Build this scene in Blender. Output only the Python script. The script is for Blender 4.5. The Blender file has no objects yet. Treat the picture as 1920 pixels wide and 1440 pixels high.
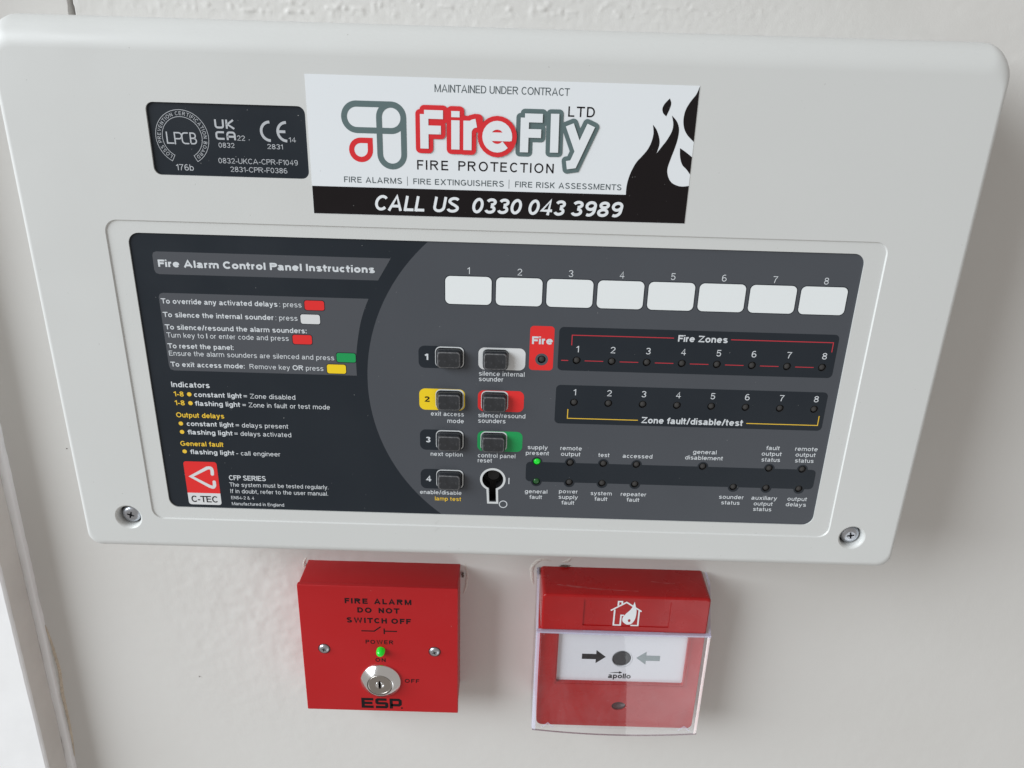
import bpy, math, random
import numpy as np
from mathutils import Vector, Matrix
from mathutils.geometry import tessellate_polygon

random.seed(4)
rng = np.random.default_rng(4)
MM = 0.001
WALL = 59.93           # wall plane, mm behind the panel's printed label (y = 0)

# ------------------------------------------------------------------ camera, world, lamps, exposure
scene = bpy.context.scene
cam_data = bpy.data.cameras.new("camera")
cam_data.sensor_width = 36.0
cam_data.lens = 1485.45 / 1920 * 36.0
cam_data.clip_start = 0.01
cam_data.clip_end = 50.0
cam = bpy.data.objects.new("camera", cam_data)
scene.collection.objects.link(cam)
_f = Vector((0.0022, 0.92515, -0.37959)).normalized()
_r = Vector((0.99958, 0.00898, 0.02768)).normalized()
_u = _r.cross(_f).normalized()
_r = _f.cross(_u).normalized()
_m = Matrix((_r, _u, -_f)).transposed().to_4x4()
_m.translation = Vector((7.27, -315.7, 101.65)) * MM
cam.matrix_world = _m
scene.camera = cam

world = bpy.data.worlds.new("World")
scene.world = world
world.use_nodes = True
bg = world.node_tree.nodes["Background"]
bg.inputs[0].default_value = (1.0, 0.94, 0.88, 1)
bg.inputs[1].default_value = 0.37

def area_lamp(name, loc, target, sx, sy, power, col, roll=0.0):
    d = bpy.data.lights.new(name, 'AREA')
    d.shape = 'RECTANGLE'; d.size = sx; d.size_y = sy
    d.energy = power; d.color = col
    o = bpy.data.objects.new(name, d)
    scene.collection.objects.link(o)
    o.location = loc
    o.rotation_euler = (Vector(target) - Vector(loc)).to_track_quat('-Z', 'Y').to_euler()
    o.rotation_euler.rotate_axis('Z', roll)
    return o

# the daylight of a window to the left of the panel; added unseen lamp low right for cover glare and fill
area_lamp("window_light", (-3.60, -1.95, 1.72), (0.0, 0.05, -0.12), 3.0, 2.6, 292.0, (0.90, 0.96, 1.0))
area_lamp("cover_glare_fill", (0.80, -1.12, -1.31), (0.80, 10.0, -1.31), 0.91, 0.80, 5.2, (0.90, 0.96, 1.0), math.radians(11))

vs = scene.view_settings
vs.view_transform = 'Standard'; vs.look = 'None'; vs.exposure = 0.0; vs.gamma = 1.0
vs.use_curve_mapping = False

# ------------------------------------------------------------------ materials
MATS = {}
def mat(name, col, rough=0.5, metal=0.0, spec=0.5, emis=None, estr=0.0, bump=None, var=0.0, varscale=40.0, dust=None, coat=0.0, rvar=0.0):
    m = bpy.data.materials.new(name); m.use_nodes = True
    nt = m.node_tree; b = nt.nodes["Principled BSDF"]
    c = tuple(col) + (1,)
    b.inputs["Base Color"].default_value = c
    b.inputs["Roughness"].default_value = rough
    b.inputs["Metallic"].default_value = metal
    b.inputs["Specular IOR Level"].default_value = spec
    b.inputs["Coat Weight"].default_value = coat
    b.inputs["Coat Roughness"].default_value = 0.08
    if emis:
        b.inputs["Emission Color"].default_value = tuple(emis) + (1,)
        b.inputs["Emission Strength"].default_value = estr
    tc = nt.nodes.new("ShaderNodeTexCoord")
    last = None
    if var > 0:
        n = nt.nodes.new("ShaderNodeTexNoise"); n.inputs["Scale"].default_value = varscale; n.inputs["Detail"].default_value = 5
        nt.links.new(tc.outputs["Object"], n.inputs["Vector"])
        r = nt.nodes.new("ShaderNodeMapRange")
        r.inputs["From Min"].default_value = 0.3; r.inputs["From Max"].default_value = 0.7
        r.inputs["To Min"].default_value = 1 - var; r.inputs["To Max"].default_value = 1 + var
        nt.links.new(n.outputs["Fac"], r.inputs["Value"])
        mx = nt.nodes.new("ShaderNodeVectorMath"); mx.operation = 'SCALE'
        mx.inputs[0].default_value = col
        nt.links.new(r.outputs["Result"], mx.inputs["Scale"])
        last = mx.outputs["Vector"]
        nt.links.new(last, b.inputs["Base Color"])
    if dust:   # (scale, threshold, colour, strength): small pale specks lying on the surface
        v = nt.nodes.new("ShaderNodeTexNoise"); v.inputs["Scale"].default_value = dust[0]; v.inputs["Detail"].default_value = 2.5
        nt.links.new(tc.outputs["Object"], v.inputs["Vector"])
        r = nt.nodes.new("ShaderNodeMapRange")
        r.inputs["From Min"].default_value = dust[1]; r.inputs["From Max"].default_value = dust[1] + 0.035
        r.inputs["To Max"].default_value = dust[3]
        nt.links.new(v.outputs["Fac"], r.inputs["Value"])
        mx = nt.nodes.new("ShaderNodeMix"); mx.data_type = 'RGBA'
        nt.links.new(r.outputs["Result"], mx.inputs["Factor"])
        if last: nt.links.new(last, mx.inputs["A"])
        else: mx.inputs["A"].default_value = c
        mx.inputs["B"].default_value = tuple(dust[2]) + (1,)
        nt.links.new(mx.outputs["Result"], b.inputs["Base Color"])
    if bump:
        prev = None
        for sc, dist, det in bump:
            n = nt.nodes.new("ShaderNodeTexNoise"); n.inputs["Scale"].default_value = sc; n.inputs["Detail"].default_value = det
            nt.links.new(tc.outputs["Object"], n.inputs["Vector"])
            bm_ = nt.nodes.new("ShaderNodeBump"); bm_.inputs["Strength"].default_value = 1.0; bm_.inputs["Distance"].default_value = dist
            nt.links.new(n.outputs["Fac"], bm_.inputs["Height"])
            if prev: nt.links.new(prev.outputs["Normal"], bm_.inputs["Normal"])
            prev = bm_
        nt.links.new(prev.outputs["Normal"], b.inputs["Normal"])
    if rvar:
        n = nt.nodes.new("ShaderNodeTexNoise"); n.inputs["Scale"].default_value = 28; n.inputs["Detail"].default_value = 7
        nt.links.new(tc.outputs["Object"], n.inputs["Vector"])
        r = nt.nodes.new("ShaderNodeMapRange"); r.inputs["From Min"].default_value = 0.35; r.inputs["From Max"].default_value = 0.65
        r.inputs["To Min"].default_value = rough - rvar; r.inputs["To Max"].default_value = rough + rvar
        nt.links.new(n.outputs["Fac"], r.inputs["Value"]); nt.links.new(r.outputs["Result"], b.inputs["Roughness"])
    MATS[name] = m
    return m

COVER = mat("cover_plastic", (0.595, 0.602, 0.593), 0.42, spec=0.45, bump=[(2600, 0.000030, 2)], dust=(650, 0.76, (0.25, 0.24, 0.22), 0.5), rvar=0.09)
LABEL_DARK = mat("label_charcoal", (0.016, 0.021, 0.028), 0.38, spec=0.25, bump=[(5200, 0.000008, 2)], dust=(900, 0.745, (0.5, 0.5, 0.5), 0.6), rvar=0.09)
LABEL_GREY = mat("label_grey", (0.070, 0.076, 0.088), 0.38, spec=0.28, bump=[(5200, 0.000008, 2)], dust=(900, 0.75, (0.5, 0.5, 0.5), 0.6), rvar=0.09)
STRIP_GREY = mat("strip_grey", (0.075, 0.080, 0.092), 0.38, spec=0.35, dust=(900, 0.75, (0.5, 0.5, 0.5), 0.6))
INK_WHITE = mat("ink_white", (0.62, 0.65, 0.68), 0.45)
INK_SILVER = mat("ink_silver", (0.45, 0.47, 0.50), 0.45)
INK_YELLOW = mat("ink_yellow", (0.80, 0.52, 0.04), 0.45)
INK_RED = mat("ink_red", (0.50, 0.028, 0.045), 0.45)
SCRATCH = mat("scratched_red", (0.42, 0.10, 0.10), 0.6)
INK_BLACK = mat("ink_black", (0.008, 0.006, 0.008), 0.5, spec=0.2)
PAD_WHITE = mat("pad_white", (0.66, 0.67, 0.68), 0.4)
PAD_RED = mat("pad_red", (0.72, 0.022, 0.022), 0.4)
PAD_YELLOW = mat("pad_yellow", (0.85, 0.60, 0.01), 0.4)
PAD_GREEN = mat("pad_green", (0.005, 0.30, 0.08), 0.4)
RIM_PALE = mat("rim_pale", (0.62, 0.64, 0.65), 0.35)
PAPER = mat("window_paper", (0.76, 0.79, 0.80), 0.5)
RUBBER = mat("button_rubber", (0.020, 0.022, 0.026), 0.34, spec=0.6, bump=[(2600, 0.00003, 3)], var=0.22, varscale=300, dust=(700, 0.64, (0.12, 0.12, 0.13), 0.25))
RUBBER_EDGE = mat("button_worn_lit_edge", (0.10, 0.10, 0.105), 0.5, bump=[(1800, 0.0001, 3)], var=0.5, varscale=900)  # edge wear and dust, with the lit edge painted in paler
BLACK = mat("cavity_black", (0.004, 0.004, 0.005), 0.6)
LED_TUBE = mat("led_tube", (0.020, 0.019, 0.020), 0.4)
LED_OFF = mat("led_unlit", (0.045, 0.043, 0.042), 0.55, spec=0.3)
LED_ON = mat("led_lit", (0.01, 0.40, 0.03), 0.22, emis=(0.01, 1.0, 0.03), estr=0.30)
LED_SPILL = mat("led_spill", (0.015, 0.07, 0.02), 0.3, emis=(0.02, 0.5, 0.05), estr=0.025)
STICKER = mat("sticker_white", (0.74, 0.77, 0.80), 0.32, spec=0.5, dust=(260, 0.76, (0.45, 0.46, 0.48), 0.5))
STICKER_BLACK = mat("sticker_black", (0.008, 0.006, 0.007), 0.30, spec=0.25, dust=(700, 0.74, (0.3, 0.3, 0.3), 0.4), rvar=0.09)
LOGO_GREY = mat("logo_grey", (0.105, 0.155, 0.160), 0.35)
LOGO_RED = mat("logo_red", (0.66, 0.022, 0.030), 0.35)
TEXT_GREY = mat("text_grey", (0.075, 0.100, 0.110), 0.4)
STEEL = mat("zinc_steel", (0.50, 0.52, 0.56), 0.36, metal=1.0, bump=[(1800, 0.00003, 2)])
CHROME = mat("chrome", (0.88, 0.88, 0.89), 0.16, metal=1.0)
NICKEL = mat("brushed_nickel", (0.45, 0.42, 0.39), 0.30, metal=1.0, bump=[(3500, 0.00002, 2)])
RED_BOX = mat("red_paint", (0.43, 0.010, 0.013), 0.38, spec=0.35, bump=[(3000, 0.000010, 2)], dust=(360, 0.755, (0.7, 0.35, 0.33), 0.5), rvar=0.09)
RED_CP = mat("red_plastic", (0.36, 0.008, 0.009), 0.28, spec=0.35, var=0.06, varscale=60, dust=(520, 0.73, (0.55, 0.25, 0.25), 0.4), rvar=0.09)
ELEMENT = mat("element_white", (0.66, 0.68, 0.72), 0.35)
GLARED_PRINT = mat("print_black_glared", (0.22, 0.27, 0.28), 0.4)  # black print greyed in colour to paint in the cover's glare
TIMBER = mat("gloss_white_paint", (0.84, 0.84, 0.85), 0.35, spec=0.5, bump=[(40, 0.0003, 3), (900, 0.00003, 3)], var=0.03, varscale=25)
TIMBER_SHADED = mat("shaded_white_paint", (0.69, 0.665, 0.635), 0.45, bump=[(90, 0.0006, 4)], var=0.05, varscale=35)  # the frame's white paint, darkened in colour for the side facing away from light
SEALANT = mat("old_sealant", (0.58, 0.50, 0.40), 0.6, bump=[(700, 0.0003, 3)], var=0.12, varscale=120)
PLASTER_CHIP = mat("torn_paint", (0.64, 0.61, 0.57), 0.7, bump=[(900, 0.0003, 4)])
GAP_SHADE_FLECK = mat("gap_shade_fleck", (0.11, 0.08, 0.07), 0.8)  # painted shade of the plaster gaps; also the colour of the brown flecks

def clear_material(name, tint, gloss_rough, milk, milk_col, ior=1.49, through=False):
    m = bpy.data.materials.new(name); m.use_nodes = True
    nt = m.node_tree; nt.nodes.clear()
    out = nt.nodes.new("ShaderNodeOutputMaterial")
    tr = nt.nodes.new("ShaderNodeBsdfTransparent"); tr.inputs[0].default_value = tuple(tint) + (1,)
    gl = nt.nodes.new("ShaderNodeBsdfGlossy"); gl.inputs["Roughness"].default_value = gloss_rough
    fr = nt.nodes.new("ShaderNodeFresnel")
    ge = nt.nodes.new("ShaderNodeNewGeometry"); mr = nt.nodes.new("ShaderNodeMapRange")   # thin sheet: both faces reflect alike
    mr.inputs["To Min"].default_value = ior; mr.inputs["To Max"].default_value = 1 / ior
    nt.links.new(ge.outputs["Backfacing"], mr.inputs["Value"]); nt.links.new(mr.outputs["Result"], fr.inputs[0])
    df = nt.nodes.new("ShaderNodeBsdfDiffuse"); df.inputs[0].default_value = tuple(milk_col) + (1,)
    if through:        # light passes on through the thick corner
        tl = nt.nodes.new("ShaderNodeBsdfTranslucent"); tl.inputs[0].default_value = tuple(milk_col) + (1,)
        ad = nt.nodes.new("ShaderNodeAddShader"); nt.links.new(df.outputs[0], ad.inputs[0]); nt.links.new(tl.outputs[0], ad.inputs[1]); df = ad
    m1 = nt.nodes.new("ShaderNodeMixShader"); m2 = nt.nodes.new("ShaderNodeMixShader")
    m1.inputs[0].default_value = milk
    if milk < 0.2:     # wiping haze and scratches on the plastic
        tc = nt.nodes.new("ShaderNodeTexCoord"); n = nt.nodes.new("ShaderNodeTexNoise")
        n.inputs["Scale"].default_value = 32; n.inputs["Detail"].default_value = 9; n.inputs["Roughness"].default_value = 0.68; n.inputs["Distortion"].default_value = 0.6
        mp = nt.nodes.new("ShaderNodeMapping"); mp.inputs["Scale"].default_value = (1.0, 1.0, 0.45); mp.inputs["Rotation"].default_value = (0, 0.5, 0)
        nt.links.new(tc.outputs["Object"], mp.inputs["Vector"]); nt.links.new(mp.outputs["Vector"], n.inputs["Vector"])
        r = nt.nodes.new("ShaderNodeMapRange"); r.inputs["From Min"].default_value = 0.42; r.inputs["From Max"].default_value = 0.78
        r.inputs["To Min"].default_value = milk * 0.4; r.inputs["To Max"].default_value = milk * 6.0
        nt.links.new(n.outputs["Fac"], r.inputs["Value"]); nt.links.new(r.outputs["Result"], m1.inputs[0])
    nt.links.new(tr.outputs[0], m1.inputs[1]); nt.links.new(df.outputs[0], m1.inputs[2])
    nt.links.new(fr.outputs[0], m2.inputs[0]); nt.links.new(m1.outputs[0], m2.inputs[1]); nt.links.new(gl.outputs[0], m2.inputs[2])
    nt.links.new(m2.outputs[0], out.inputs[0])
    MATS[name] = m
    return m
CLEAR = clear_material("clear_plastic", (1.0, 0.99, 1.0), 0.03, 0.013, (0.8, 0.8, 0.85))
CLEAR_EDGE = clear_material("clear_plastic_edge", (0.90, 0.90, 0.97), 0.10, 0.50, (0.66, 0.66, 0.82))  # lilac milk painted in for the pale gleam of the edges
CLEAR_GLINT = clear_material("clear_plastic_glint", (0.95, 0.95, 1.0), 0.15, 0.97, (0.97, 0.98, 1.0), through=True)  # near-opaque white paints the bright glint down the right corner

def wall_material():
    m = bpy.data.materials.new("painted_plaster"); m.use_nodes = True
    nt = m.node_tree; b = nt.nodes["Principled BSDF"]
    b.inputs["Roughness"].default_value = 0.62
    b.inputs["Specular IOR Level"].default_value = 0.3
    tc = nt.nodes.new("ShaderNodeTexCoord")
    n = nt.nodes.new("ShaderNodeTexNoise"); n.inputs["Scale"].default_value = 7; n.inputs["Detail"].default_value = 6
    nt.links.new(tc.outputs["Object"], n.inputs["Vector"])
    cr = nt.nodes.new("ShaderNodeValToRGB")
    cr.color_ramp.elements[0].position = 0.3; cr.color_ramp.elements[0].color = (0.605, 0.590, 0.568, 1)
    cr.color_ramp.elements[1].position = 0.7; cr.color_ramp.elements[1].color = (0.640, 0.627, 0.608, 1)
    nt.links.new(n.outputs["Fac"], cr.inputs[0]); nt.links.new(cr.outputs[0], b.inputs["Base Color"])
    prev = None
    for sc, dist, det in ((24, 0.0002, 2), (260, 0.00007, 4), (1300, 0.00004, 3)):
        q = nt.nodes.new("ShaderNodeTexNoise"); q.inputs["Scale"].default_value = sc; q.inputs["Detail"].default_value = det
        nt.links.new(tc.outputs["Object"], q.inputs["Vector"])
        bp = nt.nodes.new("ShaderNodeBump"); bp.inputs["Distance"].default_value = dist
        nt.links.new(q.outputs["Fac"], bp.inputs["Height"])
        if prev: nt.links.new(prev.outputs["Normal"], bp.inputs["Normal"])
        prev = bp
    nt.links.new(prev.outputs["Normal"], b.inputs["Normal"])
    return m
WALLM = wall_material()

# ------------------------------------------------------------------ mesh helpers (millimetres; x right, y into the wall, z up)
class MB:
    def __init__(s): s.v = []; s.f = []; s.mi = []; s.sm = []
    def add(s, vs, fs, mi=0, smooth=False):
        o = len(s.v); s.v.extend(vs)
        for f in fs:
            s.f.append(tuple(i + o for i in f)); s.mi.append(mi); s.sm.append(smooth)
        return s
    def sheet(s, outline, holes=(), y=0.0, mi=0):
        """flat face in the plane y, seen from -y"""
        loops = [[Vector((p[0], p[1], 0)) for p in l] for l in [outline] + list(holes)]
        tris = tessellate_polygon(loops)
        flat = [p for l in loops for p in l]
        out = []
        for t in tris:
            a, b, c = (flat[i] for i in t)
            cr = (b.x - a.x) * (c.y - a.y) - (b.y - a.y) * (c.x - a.x)
            if abs(cr) < 1e-9: continue
            out.append(tuple(t) if cr > 0 else tuple(reversed(t)))
        # ccw in x,z seen from -y gives a normal towards -y
        s.add([(p.x, y, p.y) for p in flat], out, mi)
        return s
    def skirt(s, loop, y0, y1, inward=False, mi=0, smooth=False):
        n = len(loop)
        vs = [(p[0], y0, p[1]) for p in loop] + [(p[0], y1, p[1]) for p in loop]
        ar = sum(loop[i][0] * loop[(i + 1) % n][1] - loop[(i + 1) % n][0] * loop[i][1] for i in range(n))
        fs = []
        for i in range(n):
            j = (i + 1) % n
            q = (i, i + n, j + n, j)
            if (ar < 0) != inward: q = q[::-1]
            fs.append(q)
        return s.add(vs, fs, mi, smooth)
    def plate(s, outline, y, depth, holes=(), mi=0, smooth=False):
        s.sheet(outline, holes, y, mi); s.skirt(outline, y, y + depth, False, mi, smooth)
        for h in holes: s.skirt(h, y, y + depth, True, mi, smooth)
        return s
    def loft(s, rings, mi=0, smooth=True, cap_first=False, cap_last=False):
        n = len(rings[0]); vs = [p for r in rings for p in r]; fs = []
        for k in range(len(rings) - 1):
            for i in range(n):
                j = (i + 1) % n
                fs.append((k * n + i, (k + 1) * n + i, (k + 1) * n + j, k * n + j))
        if cap_first: fs.append(tuple(range(n)))
        if cap_last: fs.append(tuple(reversed(range((len(rings) - 1) * n, len(rings) * n))))
        return s.add(vs, fs, mi, smooth)
    def lathe(s, cx, cz, prof, n=32, mi=0, smooth=True, cap=True):
        """profile [(radius, y)] from the front to the back"""
        rings = [[(cx + r * math.cos(2 * math.pi * i / n), y, cz + r * math.sin(2 * math.pi * i / n)) for i in range(n)] for r, y in prof]
        s.loft(rings, mi, smooth)
        if cap:
            s.add(rings[0], [tuple(range(n))], mi)
        return s
    def box(s, x0, x1, y0, y1, z0, z1, bev=0.0, mi=0):
        if bev <= 0:
            v = [(x, y, z) for y in (y0, y1) for z in (z0, z1) for x in (x0, x1)]
            return s.add(v, [(0, 1, 3, 2), (4, 6, 7, 5), (0, 4, 5, 1), (2, 3, 7, 6), (0, 2, 6, 4), (1, 5, 7, 3)], mi)
        rings = []
        for t in range(4):
            a = math.pi / 2 * t / 3
            ins = bev * (1 - math.sin(a)); yy = y0 + bev * (1 - math.cos(a))
            rings.append([(p[0], yy, p[1]) for p in rrect(x0 + ins, x1 - ins, z0 + ins, z1 - ins, max(bev - ins, 0) + 0.15, 3)])
        rings.append([(p[0], y1, p[1]) for p in rrect(x0, x1, z0, z1, bev + 0.15, 3)])
        s.loft(rings, mi, True)
        s.add(rings[0], [tuple(range(len(rings[0])))], mi)
        s.add(rings[-1], [tuple(reversed(range(len(rings[-1]))))], mi)
        return s

def rrect(x0, x1, z0, z1, r, n=6):
    """counter-clockwise rounded rectangle; r is one radius or (top left, top right, bottom right, bottom left)"""
    if not isinstance(r, (tuple, list)): r = (r,) * 4
    pts = []
    for (cx, cz, rr, a0) in ((x1 - r[1], z1 - r[1], r[1], 0), (x0 + r[0], z1 - r[0], r[0], 90), (x0 + r[3], z0 + r[3], r[3], 180), (x1 - r[2], z0 + r[2], r[2], 270)):
        if rr <= 0: pts.append((cx, cz)); continue
        for i in range(n + 1):
            a = math.radians(a0 + 90 * i / n)
            pts.append((cx + rr * math.cos(a), cz + rr * math.sin(a)))
    return pts
def circle(cx, cz, r, n=28, rz=None):
    rz = rz or r
    return [(cx + r * math.cos(2 * math.pi * i / n), cz + rz * math.sin(2 * math.pi * i / n)) for i in range(n)]
def spline(pts, n=5, closed=False):
    out = []; N = len(pts)
    g = (lambda i: pts[i % N]) if closed else (lambda i: pts[min(max(i, 0), N - 1)])
    for i in range(N if closed else N - 1):
        p0, p1, p2, p3 = g(i - 1), g(i), g(i + 1), g(i + 2)
        for k in range(n):
            t = k / n
            out.append(tuple(0.5 * (2 * p1[d] + (p2[d] - p0[d]) * t + (2 * p0[d] - 5 * p1[d] + 4 * p2[d] - p3[d]) * t * t + (3 * p1[d] - p0[d] - 3 * p2[d] + p3[d]) * t ** 3) for d in (0, 1)))
    if not closed: out.append(pts[-1])
    return out

POS = {}
def thing(name, label, category, loc):
    o = bpy.data.objects.new(name, None)
    scene.collection.objects.link(o)
    o.empty_display_size = 0.02
    o.location = Vector(loc) * MM
    o["label"] = label; o["category"] = category
    POS[o.name] = Vector(loc)
    return o
def to_mesh(name, mb, mats):
    me = bpy.data.meshes.new(name)
    me.from_pydata([(x * MM, y * MM, z * MM) for x, y, z in mb.v], [], mb.f)
    for m in (mats if isinstance(mats, (list, tuple)) else [mats]): me.materials.append(m)
    me.polygons.foreach_set("material_index", mb.mi)
    me.polygons.foreach_set("use_smooth", mb.sm)
    me.update()
    return me
def put(name, me, parent, loc=(0, 0, 0), label=None):
    """link a mesh whose coordinates are relative to loc (mm, scene frame)"""
    o = bpy.data.objects.new(name, me)
    scene.collection.objects.link(o)
    if parent is not None:
        o.parent = parent
        o.location = (Vector(loc) - POS[parent.name]) * MM
    else:
        o.location = Vector(loc) * MM
    POS[o.name] = Vector(loc)
    if label: o["label"] = label
    return o
def part(name, mb, mats, parent, label=None, loc=(0, 0, 0)):
    return put(name, to_mesh(name, mb, mats), parent, loc, label)

# ------------------------------------------------------------------ lettering: every glyph drawn as pen strokes
def E(cx, cy, rx, ry, a0, a1, n=None):
    n = n or max(4, int(abs(a1 - a0) / 15))
    return [(cx + rx * math.cos(math.radians(a0 + (a1 - a0) * i / n)), cy + ry * math.sin(math.radians(a0 + (a1 - a0) * i / n))) for i in range(n + 1)]
XH = 0.73
def glyph(c, w):
    """(width, strokes) with cap height 1; a stroke is a list of points, closed when it ends where it began"""
    h = w / 2; b = (w - 0.13) * 0.95; X = XH; xm = X / 2; d = -0.29
    if c == ' ': return 0.27, []
    if c == 'A': W = .94 + b; return W, [[(h, 0), (W / 2, 1 - h * .4), (W - h, 0)], [(W * .21, .31), (W * .79, .31)]]
    if c == 'B': W = .76 + b; return W, [[(h, 0), (h, 1)], [(h, 1 - h)] + E(W - h - .26, .76, .22, .24 - h, 90, -90) + [(h, .52)], [(h, .52)] + E(W - h - .26, .26, .26, .26 - h, 90, -90) + [(h, h)]]
    if c == 'C': W = .87 + b; return W, [E(W / 2, .5, W / 2 - h, .515 - h, 42, 318)]
    if c == 'D': W = .80 + b; return W, [[(h, 0), (h, 1)], [(h, 1 - h)] + E(W - h - .38, .5, .38, .5 - h, 90, -90) + [(h, h)]]
    if c == 'E': W = .70 + b; return W, [[(h, 0), (h, 1)], [(h, 1 - h), (W - .03, 1 - h)], [(h, .52), (W - .07, .52)], [(h, h), (W, h)]]
    if c == 'F': W = .64 + b; return W, [[(h, 0), (h, 1)], [(h, 1 - h), (W, 1 - h)], [(h, .50), (W - .08, .50)]]
    if c == 'G': W = .91 + b; return W, [E(W / 2, .5, W / 2 - h, .515 - h, 42, 330) + [(W - h, .16), (W - h, .45)], [(W * .55, .45), (W, .45)]]
    if c == 'H': W = .76 + b; return W, [[(h, 0), (h, 1)], [(W - h, 0), (W - h, 1)], [(h, .53), (W - h, .53)]]
    if c == 'I': return w, [[(h, 0), (h, 1)]]
    if c == 'J': W = .52 + b; return W, [[(W - h, 1), (W - h, .25)] + E(W / 2, .25, W / 2 - h, .25 - h, 0, -175)]
    if c == 'K': W = .80 + b; return W, [[(h, 0), (h, 1)], [(W - h * 1.1, 1), (h, .36)], [(W * .36, .58), (W - h * 1.1, 0)]]
    if c == 'L': W = .62 + b; return W, [[(h, 0), (h, 1)], [(h, h), (W, h)]]
    if c == 'M': W = .95 + b; return W, [[(h, 0), (h, 1)], [(W - h, 0), (W - h, 1)], [(h * 1.1, 1 - h * .2), (W / 2, h * .6), (W - h * 1.1, 1 - h * .2)]]
    if c == 'N': W = .77 + b; return W, [[(h, 0), (h, 1)], [(W - h, 0), (W - h, 1)], [(h, 1 - h * .6), (W - h, h * .6)]]
    if c == 'O': W = .95 + b; return W, [E(W / 2, .5, W / 2 - h, .515 - h, 0, 360)]
    if c == 'P': W = .75 + b; return W, [[(h, 0), (h, 1)], [(h, 1 - h)] + E(W - h - .27, .715, .27, .285 - h, 90, -90) + [(h, .43 + h)]]
    if c == 'Q': W = .95 + b; return W, [E(W / 2, .5, W / 2 - h, .515 - h, 0, 360), [(W * .58, .25), (W - h * .6, -.02)]]
    if c == 'R': W = .84 + b; return W, [[(h, 0), (h, 1)], [(h, 1 - h)] + E(W - h - .29, .73, .25, .27 - h, 90, -90) + [(h, .46 + h)], [(W * .50, .50), (W - h * 1.1, 0)]]
    if c == 'S': W = .77 + b; r = W / 2 - h; return W, [E(W / 2, .745, r * .94, .27 - h, 25, 90) + E(W / 2, .745, r * .94, .27 - h, 90, 200) + [(W * .38, .56), (W * .62, .47)] + E(W / 2, .27, r, .285 - h, 25, -90) + E(W / 2, .27, r, .285 - h, -90, -168)]
    if c == 'T': W = .82 + b; return W, [[(W / 2, 0), (W / 2, 1)], [(0, 1 - h), (W, 1 - h)]]
    if c == 'U': W = .77 + b; return W, [[(h, 1), (h, .33)] + E(W / 2, .33, W / 2 - h, .345 - h, 180, 360) + [(W - h, 1)]]
    if c == 'V': W = .92 + b; return W, [[(h, 1), (W / 2, h * .4), (W - h, 1)]]
    if c == 'W': W = 1.28 + b; return W, [[(h, 1), (W * .27, h * .4), (W * .5, 1 - h * .4), (W * .73, h * .4), (W - h, 1)]]
    if c == 'X': W = .90 + b; return W, [[(h, 1), (W - h, 0)], [(W - h, 1), (h, 0)]]
    if c == 'Y': W = .92 + b; return W, [[(h, 1), (W / 2, .43), (W - h, 1)], [(W / 2, 0), (W / 2, .45)]]
    if c == 'Z': W = .78 + b; return W, [[(.03, 1 - h), (W - h * .9, 1 - h), (h * .9, h), (W, h)]]
    if c == 'a': W = .66 + b; return W, [E(W * .46, X - .2, W * .40 - h * .8, .215 - h, 168, 0) + [(W - h - .05, .12), (W - h, 0)], [(W - h - .05, X * .56), (W * .5, X * .53)] + E(.24 + b / 2, .205, .24 + b / 2 - h, .22 - h, 100, 300) + [(W - h - .05, .24)]]
    if c == 'b': W = .63 + b; return W, [[(h, 0), (h, 1)], E(W / 2, xm, W / 2 - h, xm + .01 - h, 0, 360)]
    if c == 'c': W = .60 + b; return W, [E(W / 2, xm, W / 2 - h, xm + .01 - h, 45, 315)]
    if c == 'd': W = .63 + b; return W, [[(W - h, 0), (W - h, 1)], E(W / 2, xm, W / 2 - h, xm + .01 - h, 0, 360)]
    if c == 'e': W = .66 + b; return W, [([(h, xm + .01), (W - h * .6, xm + .01)], .78 if w > .22 else .9), E(W / 2, xm, W / 2 - h, xm + .01 - h, -2, 322)]
    if c == 'f': W = .38 + b; return W, [[(W * .48, 0), (W * .48, .72)] + E(W * .48 + .20, .78, .20, .22 - h, 180, 80), [(0, X - h), (W - .02, X - h)]]
    if c == 'g': W = .63 + b; return W, [E(W / 2, xm, W / 2 - h, xm + .01 - h, 0, 360), [(W - h, X), (W - h, -.06)] + E(W / 2, -.06, W / 2 - h, .24 - h, 0, -160)]
    if c == 'h': W = .58 + b; return W, [[(h, 0), (h, 1)], [(h, X - .26)] + E(W / 2, X - .26, W / 2 - h, .27 - h, 180, 0) + [(W - h, 0)]]
    if c == 'i': return w, [[(h, 0), (h, X)], [(h, 1.02 - min(w, .15)), (h, 1.02)]]
    if c == 'j': return w + .06, [[(h + .06, X), (h + .06, -.2)] + E(h - .06, -.2, .12, .1 - h * .5, 0, -90), [(h + .06, 1 - w), (h + .06, 1)]]
    if c == 'k': W = .62 + b; return W, [[(h, 0), (h, 1)], [(W - h * 1.1, X), (h, .26)], [(W * .38, .44), (W - h * 1.1, 0)]]
    if c == 'l': return w, [[(h, 0), (h, 1)]]
    if c == 'm': W = .98 + b * 1.4; m = W / 2; q = (m - h) / 2; return W, [[(h, 0), (h, X)], [(h, X - .2)] + E(h + q, X - .22, q, .23 - h, 180, 0) + [(m, 0)], [(m, X - .2)] + E(m + q, X - .22, q, .23 - h, 180, 0) + [(W - h, 0)]]
    if c == 'n': W = .58 + b; return W, [[(h, 0), (h, X)], [(h, X - .26)] + E(W / 2, X - .26, W / 2 - h, .27 - h, 180, 0) + [(W - h, 0)]]
    if c == 'o': W = .66 + b; return W, [E(W / 2, xm, W / 2 - h, xm + .01 - h, 0, 360)]
    if c == 'p': W = .63 + b; return W, [[(h, d), (h, X)], E(W / 2, xm, W / 2 - h, xm + .01 - h, 0, 360)]
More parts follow.
